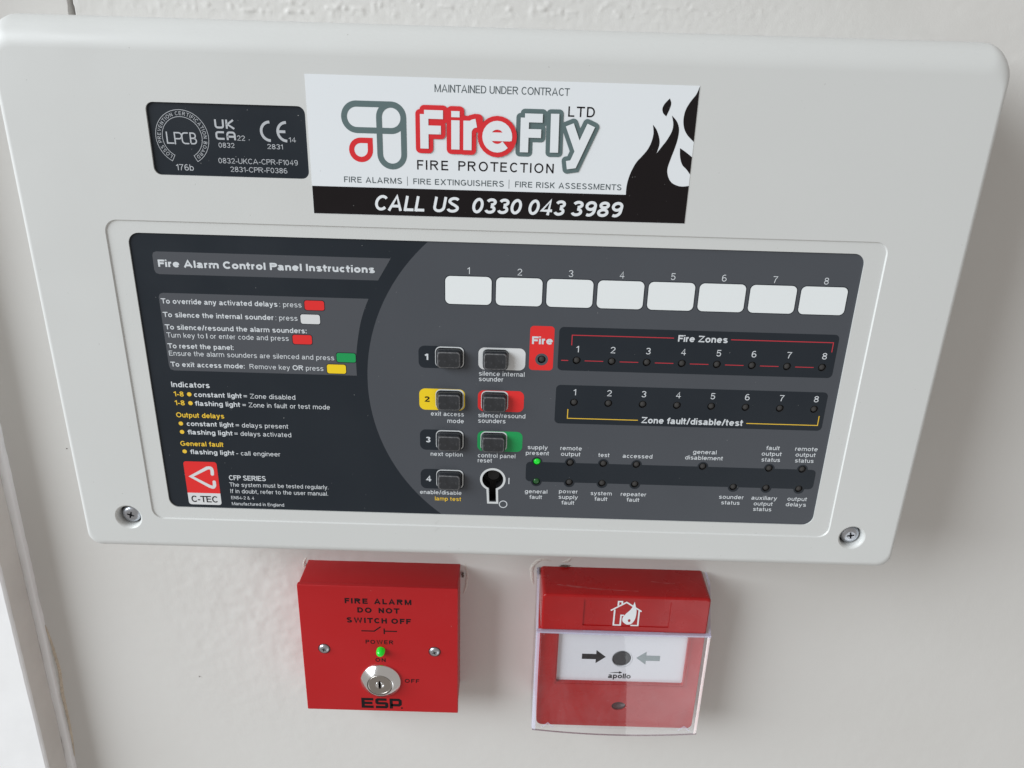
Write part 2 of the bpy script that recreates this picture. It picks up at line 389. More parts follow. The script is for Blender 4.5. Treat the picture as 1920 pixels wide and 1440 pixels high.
    if c == 'q': W = .63 + b; return W, [[(W - h, d), (W - h, X)], E(W / 2, xm, W / 2 - h, xm + .01 - h, 0, 360)]
    if c == 'r': W = .37 + b; return W, [[(h, 0), (h, X)], [(h, X - .24)] + E(h + .25, X - .24, .25, .25 - h, 180, 88)]
    if c == 's': W = .60 + b; r = W / 2 - h; return W, [E(W / 2, .535, r * .94, .205 - h, 20, 200) + [(W * .4, .405), (W * .6, .345)] + E(W / 2, .195, r, .21 - h, 25, -160)]
    if c == 't': W = .36 + b; return W, [[(W * .44, .94), (W * .44, .16)] + E(W * .44 + .14, .16, .14, .17 - h, 180, 275), [(0, X - h), (W, X - h)]]
    if c == 'u': W = .58 + b; return W, [[(W - h, 0), (W - h, X)], [(h, X), (h, .26)] + E(W / 2, .26, W / 2 - h, .27 - h, 180, 360)]
    if c == 'v': W = .66 + b; return W, [[(h, X), (W / 2, h * .4), (W - h, X)]]
    if c == 'w': W = .98 + b; return W, [[(h, X), (W * .27, h * .4), (W * .5, X - h * .4), (W * .73, h * .4), (W - h, X)]]
    if c == 'x': W = .65 + b; return W, [[(h, X), (W - h, 0)], [(W - h, X), (h, 0)]]
    if c == 'y': W = .66 + b; return W, [[(h, X), (W / 2, .04)], [(W - h, X), (W * .42, -.14), (W * .3, d + h), (W * .1, d + h)]]
    if c == 'z': W = .62 + b; return W, [[(.02, X - h), (W - h, X - h), (h, h), (W, h)]]
    if c == '0': W = .66 + b; return W, [E(W / 2, .5, W / 2 - h, .51 - h, 0, 360)]
    if c == '1': W = .36 + b; return W, [[(W - h, 0), (W - h, 1)], [(W - h, .93), (.01, .72)]]
    if c == '2': W = .66 + b; return W, [E(W / 2, .70, W / 2 - h, .30 - h, 172, -30) + [(h * 1.1, h), (W, h)]]
    if c == '3': W = .66 + b; return W, [E(W / 2, .745, W / 2 - h - .02, .26 - h, 165, -90) , E(W / 2, .27, W / 2 - h, .28 - h, 90, -165)]
    if c == '4': W = .70 + b; return W, [[(W * .70, 0), (W * .70, 1 - h * .3), (h * .8, .30), (W, .30)]]
    if c == '5': W = .66 + b; return W, [[(W - .05, 1 - h), (W * .22, 1 - h), (W * .15, .50)] + E(W / 2 - .01, .33, W / 2 - h, .34 - h, 125, -160)]
    if c == '6': W = .66 + b; return W, [E(W / 2, .31, W / 2 - h, .32 - h, 0, 360), E(W / 2 + .03, .60, W / 2 - h + .03, .41 - h, 60, 180) + [(h, .31)]]
    if c == '7': W = .64 + b; return W, [[(0, 1 - h), (W - h, 1 - h), (W * .50, .5), (W * .36, 0)]]
    if c == '8': W = .66 + b; return W, [E(W / 2, .755, W / 2 - h - .03, .25 - h, 0, 360), E(W / 2, .275, W / 2 - h, .285 - h, 0, 360)]
    if c == '9': W = .66 + b; return W, [E(W / 2, .69, W / 2 - h, .32 - h, 0, 360), E(W / 2 - .03, .40, W / 2 - h + .03, .41 - h, 240, 360) + [(W - h, .69)]]
    if c == '-': return .34, [[(0, .36), (.34, .36)]]
    if c == '=': return .66, [[(0, .32), (.66, .32)], [(0, .58), (.66, .58)]]
    if c == '/': W = .38 + b; return W, [[(h * .6, -.02), (W - h * .6, 1.02)]]
    if c == '.': return w, [[(h, 0), (h, w)]]
    if c == ',': return w, [[(h, w), (h, 0), (h * .3, -.16)]]
    if c == ':': return w, [[(h, 0), (h, w)], [(h, XH - w), (h, XH)]]
    if c == '&': W = .84; return W, [[(W - h, .02), (W * .22, .74)] + E(W * .42, .80, W * .2, .2 - h, 180, -20) + E(W * .36, .26, W * .36 - h, .26 - h, 110, 340)]
    raise ValueError(c)

def ribbon(mb, pts, w, y, caps='butt', mi=0):
    """a flat pen stroke of width w along the points, in the plane y"""
    P = [pts[0]]
    for p in pts[1:]:
        if math.hypot(p[0] - P[-1][0], p[1] - P[-1][1]) > 1e-5: P.append(p)
    closed = len(P) > 3 and math.hypot(P[0][0] - P[-1][0], P[0][1] - P[-1][1]) < 1e-4
    if closed: P = P[:-1]
    n = len(P); h = w / 2; L = []; R = []
    def dirn(a, b):
        l = math.hypot(b[0] - a[0], b[1] - a[1]) or 1
        return ((b[0] - a[0]) / l, (b[1] - a[1]) / l)
    for i in range(n):
        if closed: d0, d1 = dirn(P[i - 1], P[i]), dirn(P[i], P[(i + 1) % n])
        else:
            d1 = dirn(P[i], P[i + 1]) if i < n - 1 else dirn(P[i - 1], P[i])
            d0 = dirn(P[i - 1], P[i]) if i > 0 else d1
        nx, nz = -(d0[1] + d1[1]), d0[0] + d1[0]
        l = math.hypot(nx, nz)
        if l < 1e-6: nx, nz, l = -d1[1], d1[0], 1
        nx /= l; nz /= l
        k = h / max(0.66, nx * -d1[1] + nz * d1[0])
        L.append((P[i][0] + nx * k, y, P[i][1] + nz * k)); R.append((P[i][0] - nx * k, y, P[i][1] - nz * k))
    for i in range(n if closed else n - 1):
        j = (i + 1) % n; e = -0.0012 * (i % 5)
        mb.add([(q[0], q[1] + e, q[2]) for q in (L[i], R[i], R[j], L[j])], [(0, 1, 2, 3)], mi)
    if caps == 'round' and not closed:
        for e in (P[0], P[-1]):
            c = circle(e[0], e[1], h, 16); mb.add([(a, y - 0.003, b) for a, b in c], [tuple(range(16))], mi)

def text(mb, s, x0, x1, z, cap, w, y, shear=0.0, gap=None, arc=None, caps='butt', mi=0, xs=None):
    """fit the string between x0 and x1 on the baseline z (or round an arc: (cx, cz, r, a0, a1))"""
    gap = 0.13 - (w - 0.13) * 0.35 if gap is None else gap
    g = [glyph(c, w) for c in s]
    KA = {'C': .08, 'P': .07, 'r': .05, 'T': .08, 'F': .05, 'c': .04, 'L': .04, 'f': .03, 'V': .06, 'Y': .08, 'K': .03, 'k': .03}
    KB_ = {'T': .04, 'a': .03, 'v': .03, 'y': .03, 'A': .02, 't': .03}
    g = [(a[0] - (KA.get(c, 0) + KB_.get(d_, 0) if d_ else 0), a[1]) for a, c, d_ in zip(g, s, list(s[1:]) + [None])]
    total = sum(a[0] for a in g)
    nat = total + gap * (len(s) - 1)
    if arc:
        cx, cz, r, a0, a1 = arc
        W = math.radians(abs(a0 - a1)) * r / cap
        sx = W / nat
    else:
        W = (x1 - x0 - shear * cap * 0.6) / cap
        sx = W / nat
    if xs is not None:      # glyph width kept at xs, the rest goes into the spacing
        gap = (W - total * xs) / max(1, len(s) - 1) / xs; sx = xs
    pen = 0.0; k = 0
    for (gw, st) in g:
        for p in st:
            wm_ = 1.0
            if isinstance(p, tuple): p, wm_ = p
            q = [((pen + a) * sx, b) for a, b in p]
            if arc:
                mid = (pen + gw / 2) * sx
                ang = math.radians(a0) - mid * cap / r
                q = [((a - mid) * cap, b * cap) for a, b in q]
                ca, sa = math.cos(ang - math.pi / 2), math.sin(ang - math.pi / 2)
                q = [(cx + r * math.cos(ang) + a * ca - b * sa, cz + r * math.sin(ang) + a * sa + b * ca) for a, b in q]
            else:
                q = [(x0 + (a + b * shear) * cap, z + b * cap) for a, b in q]
            ribbon(mb, q, w * wm_ * cap * (1 + (min(sx, 1.25) - 1) * 0.5), y - 0.003 * (k % 4), caps, mi)
            k += 1
        pen += gw + gap
    return mb

INKS = {'w': INK_WHITE, 'y': INK_YELLOW, 'k': INK_BLACK, 'g': TEXT_GREY, 's': INK_SILVER}
def lettering(parent, s, w, ink, x0, x1, z, cap, y, **k):
    mb = text(MB(), s, x0, x1, z, cap, w, y, **k)
    return part("lettering", mb, INKS[ink] if isinstance(ink, str) else ink, parent)

# ------------------------------------------------------------------ THE WALL
def hash_noise(x, z, s, seed):
    """smooth value noise on a lattice of spacing s (mm)"""
    r = np.random.default_rng(seed); T = r.random((256, 256))
    u, v = x / s, z / s
    i, j = np.floor(u).astype(int), np.floor(v).astype(int); fu, fv = u - i, v - j
    fu = fu * fu * (3 - 2 * fu); fv = fv * fv * (3 - 2 * fv)
    a = T[i % 256, j % 256]; b = T[(i + 1) % 256, j % 256]; c = T[i % 256, (j + 1) % 256]; d = T[(i + 1) % 256, (j + 1) % 256]
    return (a * (1 - fu) + b * fu) * (1 - fv) + (c * (1 - fu) + d * fu) * fv - 0.5
def gauss(x, c, s): return np.exp(-((x - c) / s) ** 2)
def wall_height(x, z):
    """plaster relief towards the viewer, mm"""
    hh = 0.5 * hash_noise(x, z, 140, 1) + 0.06 * hash_noise(x, z, 31, 2)
    orange = gauss(z, -190, 75) * gauss(x, -125, 55)
    hh += 0.36 * orange * (hash_noise(x, z, 5.5, 3) + 0.5 * hash_noise(x, z, 2.6, 4))
    top = 1 / (1 + np.exp(-(z - 95) / 6)) * (x > -186) * 1 / (1 + np.exp((x - 150) / 25))
    hh += 0.09 * top * (hash_noise(x, z, 2.4, 5) + 0.9 * hash_noise(x, z, 1.3, 6))
    band = gauss(z, 121 + 0.016 * x, 3.6) * (gauss(x, -95, 55) + gauss(x, 20, 70)) * (x > -182)
    g = np.clip(hash_noise(x, z, 1.9, 7) - 0.16, 0, 1) + np.clip(hash_noise(x, z, 3.1, 8) - 0.25, 0, 1)
    hh += 1.5 * band * g
    hh += 0.05 * (hash_noise(x * 0.5, z, 2.4, 9))
    hh += 0.045 * hash_noise(x, z * 0.22, 1.9, 12) * gauss(x, 240, 90)
    # the lip of the plaster edge above the panel, with a chip broken out of it
    lip = np.clip((-186.0 - x) / 1.2, 0, 1) * gauss(z, 135, 32)
    hh += 0.8 * lip
    cx = -186.3 - 0.01 * (z - 110); half = np.clip((134 - z) / 20.0, 0.12, 1.0) * 1.25
    crack = np.clip(1 - np.abs(x - cx) / half, 0, 1) * (z > 100)
    hh -= 4.5 * np.sqrt(crack)
    return hh
xs = np.unique(np.concatenate([np.linspace(-1500, -300, 13), np.arange(-300, -192, 2.0), np.arange(-192, -181, 0.35), np.arange(-181, 160, 0.8), np.arange(160, 345, 1.6), np.linspace(346, 1500, 12)]))
zs = np.unique(np.concatenate([np.linspace(-1300, -350, 10), np.arange(-348, -118, 1.3), np.arange(-118, 96, 6.0), np.arange(96, 150, 0.65), np.linspace(152, 1300, 10)]))
gx, gz = np.meshgrid(xs, zs)
gy = WALL - wall_height(gx, gz)
co = np.stack([gx, gy, gz], -1).reshape(-1, 3) * MM
nx_, nz_ = len(xs), len(zs)
idx = np.arange(nx_ * nz_).reshape(nz_, nx_)
quads = np.stack([idx[:-1, :-1], idx[:-1, 1:], idx[1:, 1:], idx[1:, :-1]], -1).reshape(-1, 4)
wm = bpy.data.meshes.new("wall")
wm.vertices.add(len(co)); wm.vertices.foreach_set("co", co.ravel())
wm.loops.add(quads.size); wm.loops.foreach_set("vertex_index", quads.ravel())
wm.polygons.add(len(quads)); wm.polygons.foreach_set("loop_start", np.arange(0, quads.size, 4)); wm.polygons.foreach_set("loop_total", np.full(len(quads), 4))
wm.polygons.foreach_set("use_smooth", np.ones(len(quads), bool))
wm.update(calc_edges=True); wm.materials.append(WALLM)
wall = bpy.data.objects.new("wall", wm); scene.collection.objects.link(wall); wall["kind"] = "structure"
wall["label"] = "uneven off-white painted plaster wall behind the panel"
POS[wall.name] = Vector((0, 0, 0))

# torn paint and open filler at the corners of the red boxes
def blob(cx, cz, rx, rz, y, th, seed, n=22, jag=0.35):
    r = random.Random(seed); mb = MB(); out = []; inn = []
    for i in range(n):
        a = 2 * math.pi * i / n; k = 1 + jag * (r.random() - 0.5)
        out.append((cx + rx * k * math.cos(a), y, cz + rz * k * math.sin(a)))
        k2 = k * (0.62 + 0.15 * r.random())
        inn.append((cx + rx * k2 * math.cos(a), y - th * (0.7 + 0.6 * r.random()), cz + rz * k2 * math.sin(a)))
    mb.loft([inn, out], 0, True); mb.add(inn, [tuple(range(n))], 0, True)
    return mb
def sliver(pts, w, y, th, seed):
    """a low ragged ridge along the points"""
    r = random.Random(seed); P = spline(pts, 9); mb = MB(); n = len(P); vs = []
    for i, (x, z) in enumerate(P):
        a = P[max(i - 1, 0)]; b = P[min(i + 1, n - 1)]; l = math.hypot(b[0] - a[0], b[1] - a[1]) or 1
        nx, nz = -(b[1] - a[1]) / l, (b[0] - a[0]) / l
        t = math.sin(math.pi * (i + 0.5) / n) ** 0.5
        for off, hh in ((1.0, -.5), (.55, .35), (.15, .9), (-.35, .6), (-1.0, -.5)):
            k = w * t * (off + 0.35 * (r.random() - .5)); d = th * t * hh * (0.5 + r.random()) if hh > 0 else -.5
            vs.append((x + nx * k, y - d, z + nz * k))
    fs = [(5 * i + k, 5 * i + 5 + k, 5 * i + 6 + k, 5 * i + 1 + k) for i in range(n - 1) for k in range(4)]
    mb.add(vs, fs, 0, False)
    return mb
for i, (ptz, w_, t_) in enumerate([
    ([(24.0, -176), (22.9, -171), (23.0, -163.5), (27.5, -159.0), (33, -159.6)], 1.7, .4),
    ([(39.5, -160.0), (42.5, -159.4), (44.5, -157.2)], 1.2, .35),
    ([(-107.0, -171), (-106.4, -165), (-104.6, -161.5)], 1.1, 0.4),
    ([(-15.6, -163), (-14.2, -170), (-14.8, -178), (-16.2, -184)], 1.2, 0.35)]):
    part("plaster_chip", sliver(ptz, w_, WALL, t_, 20 + i), PLASTER_CHIP, wall)
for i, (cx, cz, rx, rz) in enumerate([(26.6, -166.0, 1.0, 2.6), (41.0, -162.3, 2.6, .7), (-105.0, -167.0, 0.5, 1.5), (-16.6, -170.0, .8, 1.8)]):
    part("plaster_gap_shade", blob(cx, cz, rx, rz, WALL - 0.75, 0.02, 40 + i, 22, .9), GAP_SHADE_FLECK, wall)  # flat dark patches painted for the shade in open plaster gaps
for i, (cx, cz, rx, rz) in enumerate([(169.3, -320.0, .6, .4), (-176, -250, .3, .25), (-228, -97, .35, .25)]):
    part("paint_fleck", blob(cx, cz, rx, rz, WALL - 0.15, 0.35, 60 + i, 9), GAP_SHADE_FLECK, wall)

# ------------------------------------------------------------------ THE PAINTED FRAME AT THE LEFT
frame = thing("door_frame", "white painted timber frame with chipped paint edge beyond the wall's left end", "door frame", (-290, WALL, -200))
def lean(z): return (z + 82.0) * (3.8 / 246.0)
def frame_strip(sec, z0=-700.0, z1=700.0, jag=(0, 0, 0, 0), step=3.0, seed=1, smooth=False):
    """extrude a section [(x, y)] up the wall edge; jag gives each point its raggedness"""
    r = np.random.default_rng(seed); mb = MB(); rings = []
    zz = np.concatenate([np.linspace(z0, -352, 6), np.arange(-350, 30, step), np.linspace(40, z1, 6)])
    ns = [hash_noise(zz, np.full_like(zz, 7.0 * k), 4.5, seed + k) + hash_noise(zz, np.full_like(zz, 7.0 * k), 16, seed + 9 + k) for k in range(len(sec))]
    for i, z in enumerate(zz):
        rings.append([(x + lean(z) + jag[k] * ns[k][i], y, z) for k, (x, y) in enumerate(sec)])
    n = len(sec); vs = [p for rg in rings for p in rg]
    fs = [(a * n + k, a * n + k + 1, (a + 1) * n + k + 1, (a + 1) * n + k) for a in range(len(zz) - 1) for k in range(n - 1)]
    mb.add(vs, fs, 0, smooth)
    return mb
X0 = -260.5
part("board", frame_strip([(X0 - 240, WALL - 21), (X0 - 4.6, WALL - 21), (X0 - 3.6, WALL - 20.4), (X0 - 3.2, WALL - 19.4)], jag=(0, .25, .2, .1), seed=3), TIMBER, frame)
part("side_face", frame_strip([(X0 - 3.2, WALL - 19.4), (X0 - 4.2, WALL - 2.2)], jag=(.1, .35), seed=4), TIMBER_SHADED, frame)
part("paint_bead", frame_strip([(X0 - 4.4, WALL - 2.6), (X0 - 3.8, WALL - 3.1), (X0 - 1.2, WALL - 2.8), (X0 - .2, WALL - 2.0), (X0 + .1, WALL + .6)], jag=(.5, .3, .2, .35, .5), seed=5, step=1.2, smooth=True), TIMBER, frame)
part("old_sealant", sliver([(X0 + 1 + lean(z) + dx, z) for z, dx in [(-214, -1.1), (-225, .2), (-236, .9), (-247, 1.5), (-256, 1.1), (-268, .3), (-284, .4), (-300, .2), (-318, -.8)]], 1.3, WALL - .3, 1.1, 9), SEALANT, frame)

# ------------------------------------------------------------------ THE CONTROL PANEL
panel = thing("fire_alarm_panel", "large light grey fire alarm control panel with charcoal label, eight white windows and contractor sticker", "alarm panel", (0, WALL, 0))
FY = -1.1       # front plane of the cover
IY = -0.55      # plane of the frame round the label
def sc(x, z, y): # a point measured on the label plane, moved to the plane y along the sight line
    k = (315.7 + y) / 315.7
    return (7.27 + (x - 7.27) * k, 101.65 + (z - 101.65) * k)
gx0, gz1 = sc(-156.9, 38.0, FY); gx1, gz0 = sc(157.4, -100.7, FY)
lx0, lz1 = sc(-148.2, 33.0, IY); lx1, lz0 = sc(148.8, -94.2, IY)
cover_groove = rrect(gx0, gx1, gz0, gz1, 5.2, 8)
cover_inner = rrect(gx0 + .45, gx1 - .45, gz0 + .45, gz1 - .45, 4.8, 8)
label_edge = rrect(lx0, lx1, lz0, lz1, 4.6, 8)
px0, pz1 = sc(-133.8, 82.9, FY); px1, pz0 = sc(-73.4, 56.0, FY)
cert_edge = rrect(px0, px1, pz0, pz1, 2.9, 6)
scr = [sc(-168.3, -100.3, FY), sc(168.4, -100.3, FY)]
SR = 6.3
def outer_ring(t):
    """outline of the moulded cover at depth t (mm) behind its front face"""
    def ins(a, b): return a * (1 - math.sqrt(max(0, 1 - (1 - min(t, b) / b) ** 2)))
    x0, x1 = -189.2 + ins(2.4, 2.8), 189.2 - ins(2.4, 2.8)
    z1, z0 = 112.4 - ins(11.5, 13.0), -116.9 + ins(4.4, 5.0)
    if t > 13: k = (t - 13) * 0.012; x0 += k; x1 -= k; z1 -= k; z0 += k
    rt = 7.5; rb = 6.0
    return rrect(x0, x1, z0, z1, (rt, rt, rb, rb), 8)
ts = [0, .02, .1, .25, .5, .9, 1.4, 2.0, 2.6, 3.4, 4.2, 5, 6.5, 8, 10, 13, 30, WALL - FY]
cov = MB()
cov.sheet(outer_ring(0), [cover_groove, cert_edge] + [circle(c[0], c[1], SR, 40) for c in scr], FY)
cov.loft([[(p[0], FY + t, p[1]) for p in outer_ring(t)] for t in ts], 0, True)
cov.loft([[(p[0], FY, p[1]) for p in cover_groove], [(p[0], IY, p[1]) for p in cover_inner]][::-1], 0, False)
cov.sheet(cover_inner, [label_edge], IY)
cov.skirt(label_edge, IY, 0.25, True)
cov.skirt(cert_edge, FY, -0.15, True)
for c in scr:
    cov.lathe(c[0], c[1], [(SR, FY), (SR - .5, FY + .25), (SR - .9, FY + .8), (SR - 1.1, FY + 1.6), (SR - 1.2, FY + 5.5)][::-1], 40, 0, True, cap=False)
for zz_, yy_ in ((-98.0, IY), (-101.6, FY)):   # little moulding nicks in the lower edges
    mb_ = MB(); ribbon(mb_, [(-25.9, zz_ - .9), (-24.2, zz_ + .9)], .35, yy_ - .06); cov.add(mb_.v, mb_.f)
cover = part("cover", cov, COVER, panel)

# screws in the cover
def screw_mesh(r, bowl, slots, n=28, torx=False):
    mb = MB()
    mb.lathe(0, 0, [(r * .46, -bowl * .96), (r * .62, -bowl * .9), (r * .8, -bowl * .7), (r * .93, -bowl * .38), (r, 0), (r, 2.2)], n, 0, True, cap=False)
    rec = [(r * .40 * (1 if not torx else (1 if k % 2 == 0 else .72)) * (1 if torx else (1 if k % 4 < 2 else .42)), 2 * math.pi * k / (12 if torx else 16)) for k in range(12 if torx else 16)]
    star = [(a * math.cos(t), a * math.sin(t)) for a, t in rec]
    mb.sheet(circle(0, 0, r * .46, n), [[(x * .98, z * .98) for x, z in star]], -bowl * .96)
    return mb, star
sm, star = screw_mesh(4.4, 1.5, 4)
sme = to_mesh("screw", sm, STEEL)
ss = MB(); ss.skirt(star, -1.44, -.3, True, 0); ss.sheet(star, (), -.3, 1)
sse = to_mesh("screw_recess", ss, [STEEL, BLACK])
for i, c in enumerate(scr):
    s_ = put("screw", sme, panel, (c[0] + .15, FY + 3.2, c[1]))
    s_.rotation_euler = (0, 0.5 + i * 1.1, 0)
    q = put("drive_recess", sse, s_, (c[0] + .15, FY + 3.2, c[1]))

# the printed label: grey disc field on charcoal
FL = [(35.2 + 14.93 * k, -16.2) for k in range(8)]
ZL = [(35.2 + 14.93 * k, -35.7) for k in range(8)]
UP = [(20.25 + 14.9 * k, -65.25) for k in (0, 1, 2, 3, 5, 7, 8)]
LO = [(20.35 + 14.9 * k, -75.25) for k in (0, 1, 2, 3, 6, 7, 8)]
FIRE = (20.3, -16.2)
RL = 1.75
leds = FL + ZL + UP + LO + [FIRE]
label = part("printed_label", MB(), LABEL_GREY, panel)
ccx, ccz, cr_ = 29.4, -28.5, 83.6
def arc_pts(za, zb, n=36):
    a0 = math.degrees(math.asin((za - ccz) / cr_)); a1 = math.degrees(math.asin((zb - ccz) / cr_))
    return [(ccx - cr_ * math.cos(math.radians(a0 + (a1 - a0) * i / n)), ccz + cr_ * math.sin(math.radians(a0 + (a1 - a0) * i / n))) for i in range(n + 1)]
keyhole = [(0.6 + 4.75 * math.cos(math.radians(a)), -74.9 + 4.75 * math.sin(math.radians(a))) for a in range(-72, 253, 9)] + [(-0.75, -86.1), (2.3, -86.1)]
btn = [(-18.95, -16.6, 'k'), (-18.95, -36.2, 'y'), (-18.95, -55.8, 'k'), (-18.95, -75.5, 'k')]
btr = [(0.75, -16.7), (0.6, -36.3), (0.6, -55.8)]
apert = [rrect(x - 5.75, x + 5.75, z - 4.4, z + 4.4, 2.0, 5) for x, z, _ in btn] + [rrect(x - 5.5, x + 5.5, z - 4.4, z + 4.4, 2.0, 5) for x, z in btr]
lab = rrect(-148.5, 149.1, -94.5, 33.3, 4.6, 8)
right = [p for p in rrect(-148.5, 149.1, -94.5, 33.3, 4.6, 8) if p[0] > 0]
right.sort(key=lambda p: p[1])
arc = arc_pts(33.3, -94.5)
g_out = arc + right
lm = MB()
lm.sheet(g_out, [circle(x, z, RL, 20) for x, z in leds] + apert + [keyhole], 0.0)
lm2 = to_mesh("printed_label", lm, LABEL_GREY); label.data = lm2
left = [p for p in rrect(-148.5, 149.1, -94.5, 33.3, 4.6, 8) if p[0] < 0]   # top left then bottom left corners
dk = MB(); dk.sheet(left + arc[::-1], (), 0.0)
part("charcoal_field", dk, LABEL_DARK, label)

def ycap(t): return {'.12': 2.2}.get(t)
# dark pads behind the indicators
def pad(name, outline, holes, m, y=-0.03, lab_=None):
    mb = MB(); mb.sheet(outline, holes, y); return part(name, mb, m, label, lab_)
pad("indicator_field", rrect(27.2, 144.6, -20.9, -1.4, 2.0), [circle(x, z, RL, 20) for x, z in FL], LABEL_DARK)
pad("indicator_field", rrect(27.1, 144.5, -45.9, -27.6, 2.0), [circle(x, z, RL, 20) for x, z in ZL], LABEL_DARK)
bar = rrect(15.4, 145.8, -75.3, -65.3, 3.0)
mb = MB(); mb.sheet(rrect(15.4, 145.8, -73.0, -67.5, (.3, .3, .3, .3), 2), (), -0.03)
# upper and lower halves follow the collars round the lamps
def collar_strip(zc, sgn, cs):
    xa, xb = 15.4, 145.8; R = 2.45; pts = []
    edge = []
    n = 10
    rr = 2.0
    edge += [(xa, zc - sgn * rr)] + [(xa + rr - rr * math.cos(math.radians(t)), zc - sgn * (rr - rr * math.sin(math.radians(t)))) for t in (22, 45, 68, 90)]
    for x, z in cs:
        if x - R < xa + rr + .2: edge = [(xa + .0, zc - sgn * rr), (xa + .5, zc - sgn * 1.2), (x - R * .96, zc - sgn * .1)]
        for i in range(n + 1):
            t = math.pi * (1 - i / n)
            edge.append((x + R * math.cos(t), zc + sgn * R * math.sin(t)))
    edge += [(xb - rr + rr * math.sin(math.radians(t)), zc - sgn * (rr - rr * math.cos(math.radians(t)))) for t in (0, 30, 60, 90)]
    zi = -67.5 if sgn > 0 else -73.0
    return [(xa, zi)] + edge + [(xb, zi)]
mb.sheet(collar_strip(-65.3, 1, UP), [circle(x, z, RL, 20) for x, z in UP], -0.03)
mb.sheet(collar_strip(-75.3, -1, LO), [circle(x, z, RL, 20) for x, z in LO], -0.03)
part("indicator_field", mb, LABEL_DARK, label)
pad("fire_field", rrect(15.0, 25.2, -21.1, -1.3, 1.6), [circle(*FIRE, 2.75, 28)], PAD_RED)
mb = MB(); mb.sheet(circle(*FIRE, 2.75, 28), [circle(*FIRE, RL, 20)], -0.03); part("lamp_collar", mb, STRIP_GREY, label)
# fields behind the push buttons
for (x, z, k), ap in zip(btn, apert[:4]):
    pad("button_field", rrect(x - 13.1, x + 6.75, z - 4.95, z + 5.1, 2.6), [ap], {'k': LABEL_DARK, 'y': PAD_YELLOW}[k])
for (x, z), ap, m in zip(btr, apert[4:], (PAD_WHITE, PAD_RED, PAD_GREEN)):
    pad("button_field", rrect(-6.6, 13.4, z - 4.8, z + 5.15, 2.6), [ap], m)
for ap in apert:   # cut edge of each opening, its lit top and right painted pale
    mb = MB(); cxa = sum(p[0] for p in ap) / len(ap); cza = sum(p[1] for p in ap) / len(ap)
    hw = max(p[0] for p in ap) - cxa
    mb.sheet(rrect(cxa - hw - .28, cxa + hw + .48, cza - 4.62, cza + 4.4 + .55, 2.3, 5), [ap], -0.05)
    mb.skirt(ap, -0.05, 1.2, True)
    part("opening_rim", mb, RIM_PALE, label)
# title and instruction strips
strip = [(-139.3, 25.6 - 1.8), (-138.9, 25.1), (-137.6, 25.6), (-42.6, 25.5), (-48.1, 16.2), (-137.6, 16.2), (-138.9, 16.7), (-139.4, 18.0)]
pad("title_strip", strip[::-1], (), STRIP_GREY)
ins = [(-139.2, 6.4), (-138.6, 7.8), (-137.2, 8.3), (-52.3, 8.3)] + spline([(-52.3, 8.3), (-54.6, 2.5), (-56.4, -3.7), (-58.0, -12.5), (-58.7, -19.5), (-58.7, -26.1)], 4)[1:] + [(-137.2, -26.1), (-138.6, -25.6), (-139.1, -24.0)]
pad("instruction_strip", ins[::-1], (), STRIP_GREY)
for (x, z, m) in ((-74.9, 4.75, PAD_RED), (-77.0, -1.3, PAD_WHITE), (-81.0, -10.4, PAD_RED), (-62.9, -18.0, PAD_GREEN), (-67.3, -23.3, PAD_YELLOW)):
    pad("key_symbol", rrect(x - 4.35, x + 4.35, z - 2.35, z + 2.35, 1.1, 4), (), LABEL_DARK, -0.05)
    pad("key_symbol", rrect(x - 4.05, x + 4.05, z - 2.05, z + 2.05, .9, 4), (), m, -0.07)
for (x, z) in ((-132.1, -37.1), (-132.1, -41.3), (-137.6, -51.3), (-137.6, -55.4), (-137.7, -65.1)):
    pad("bullet", circle(x, z, .98, 20), (), INK_YELLOW, -0.03)

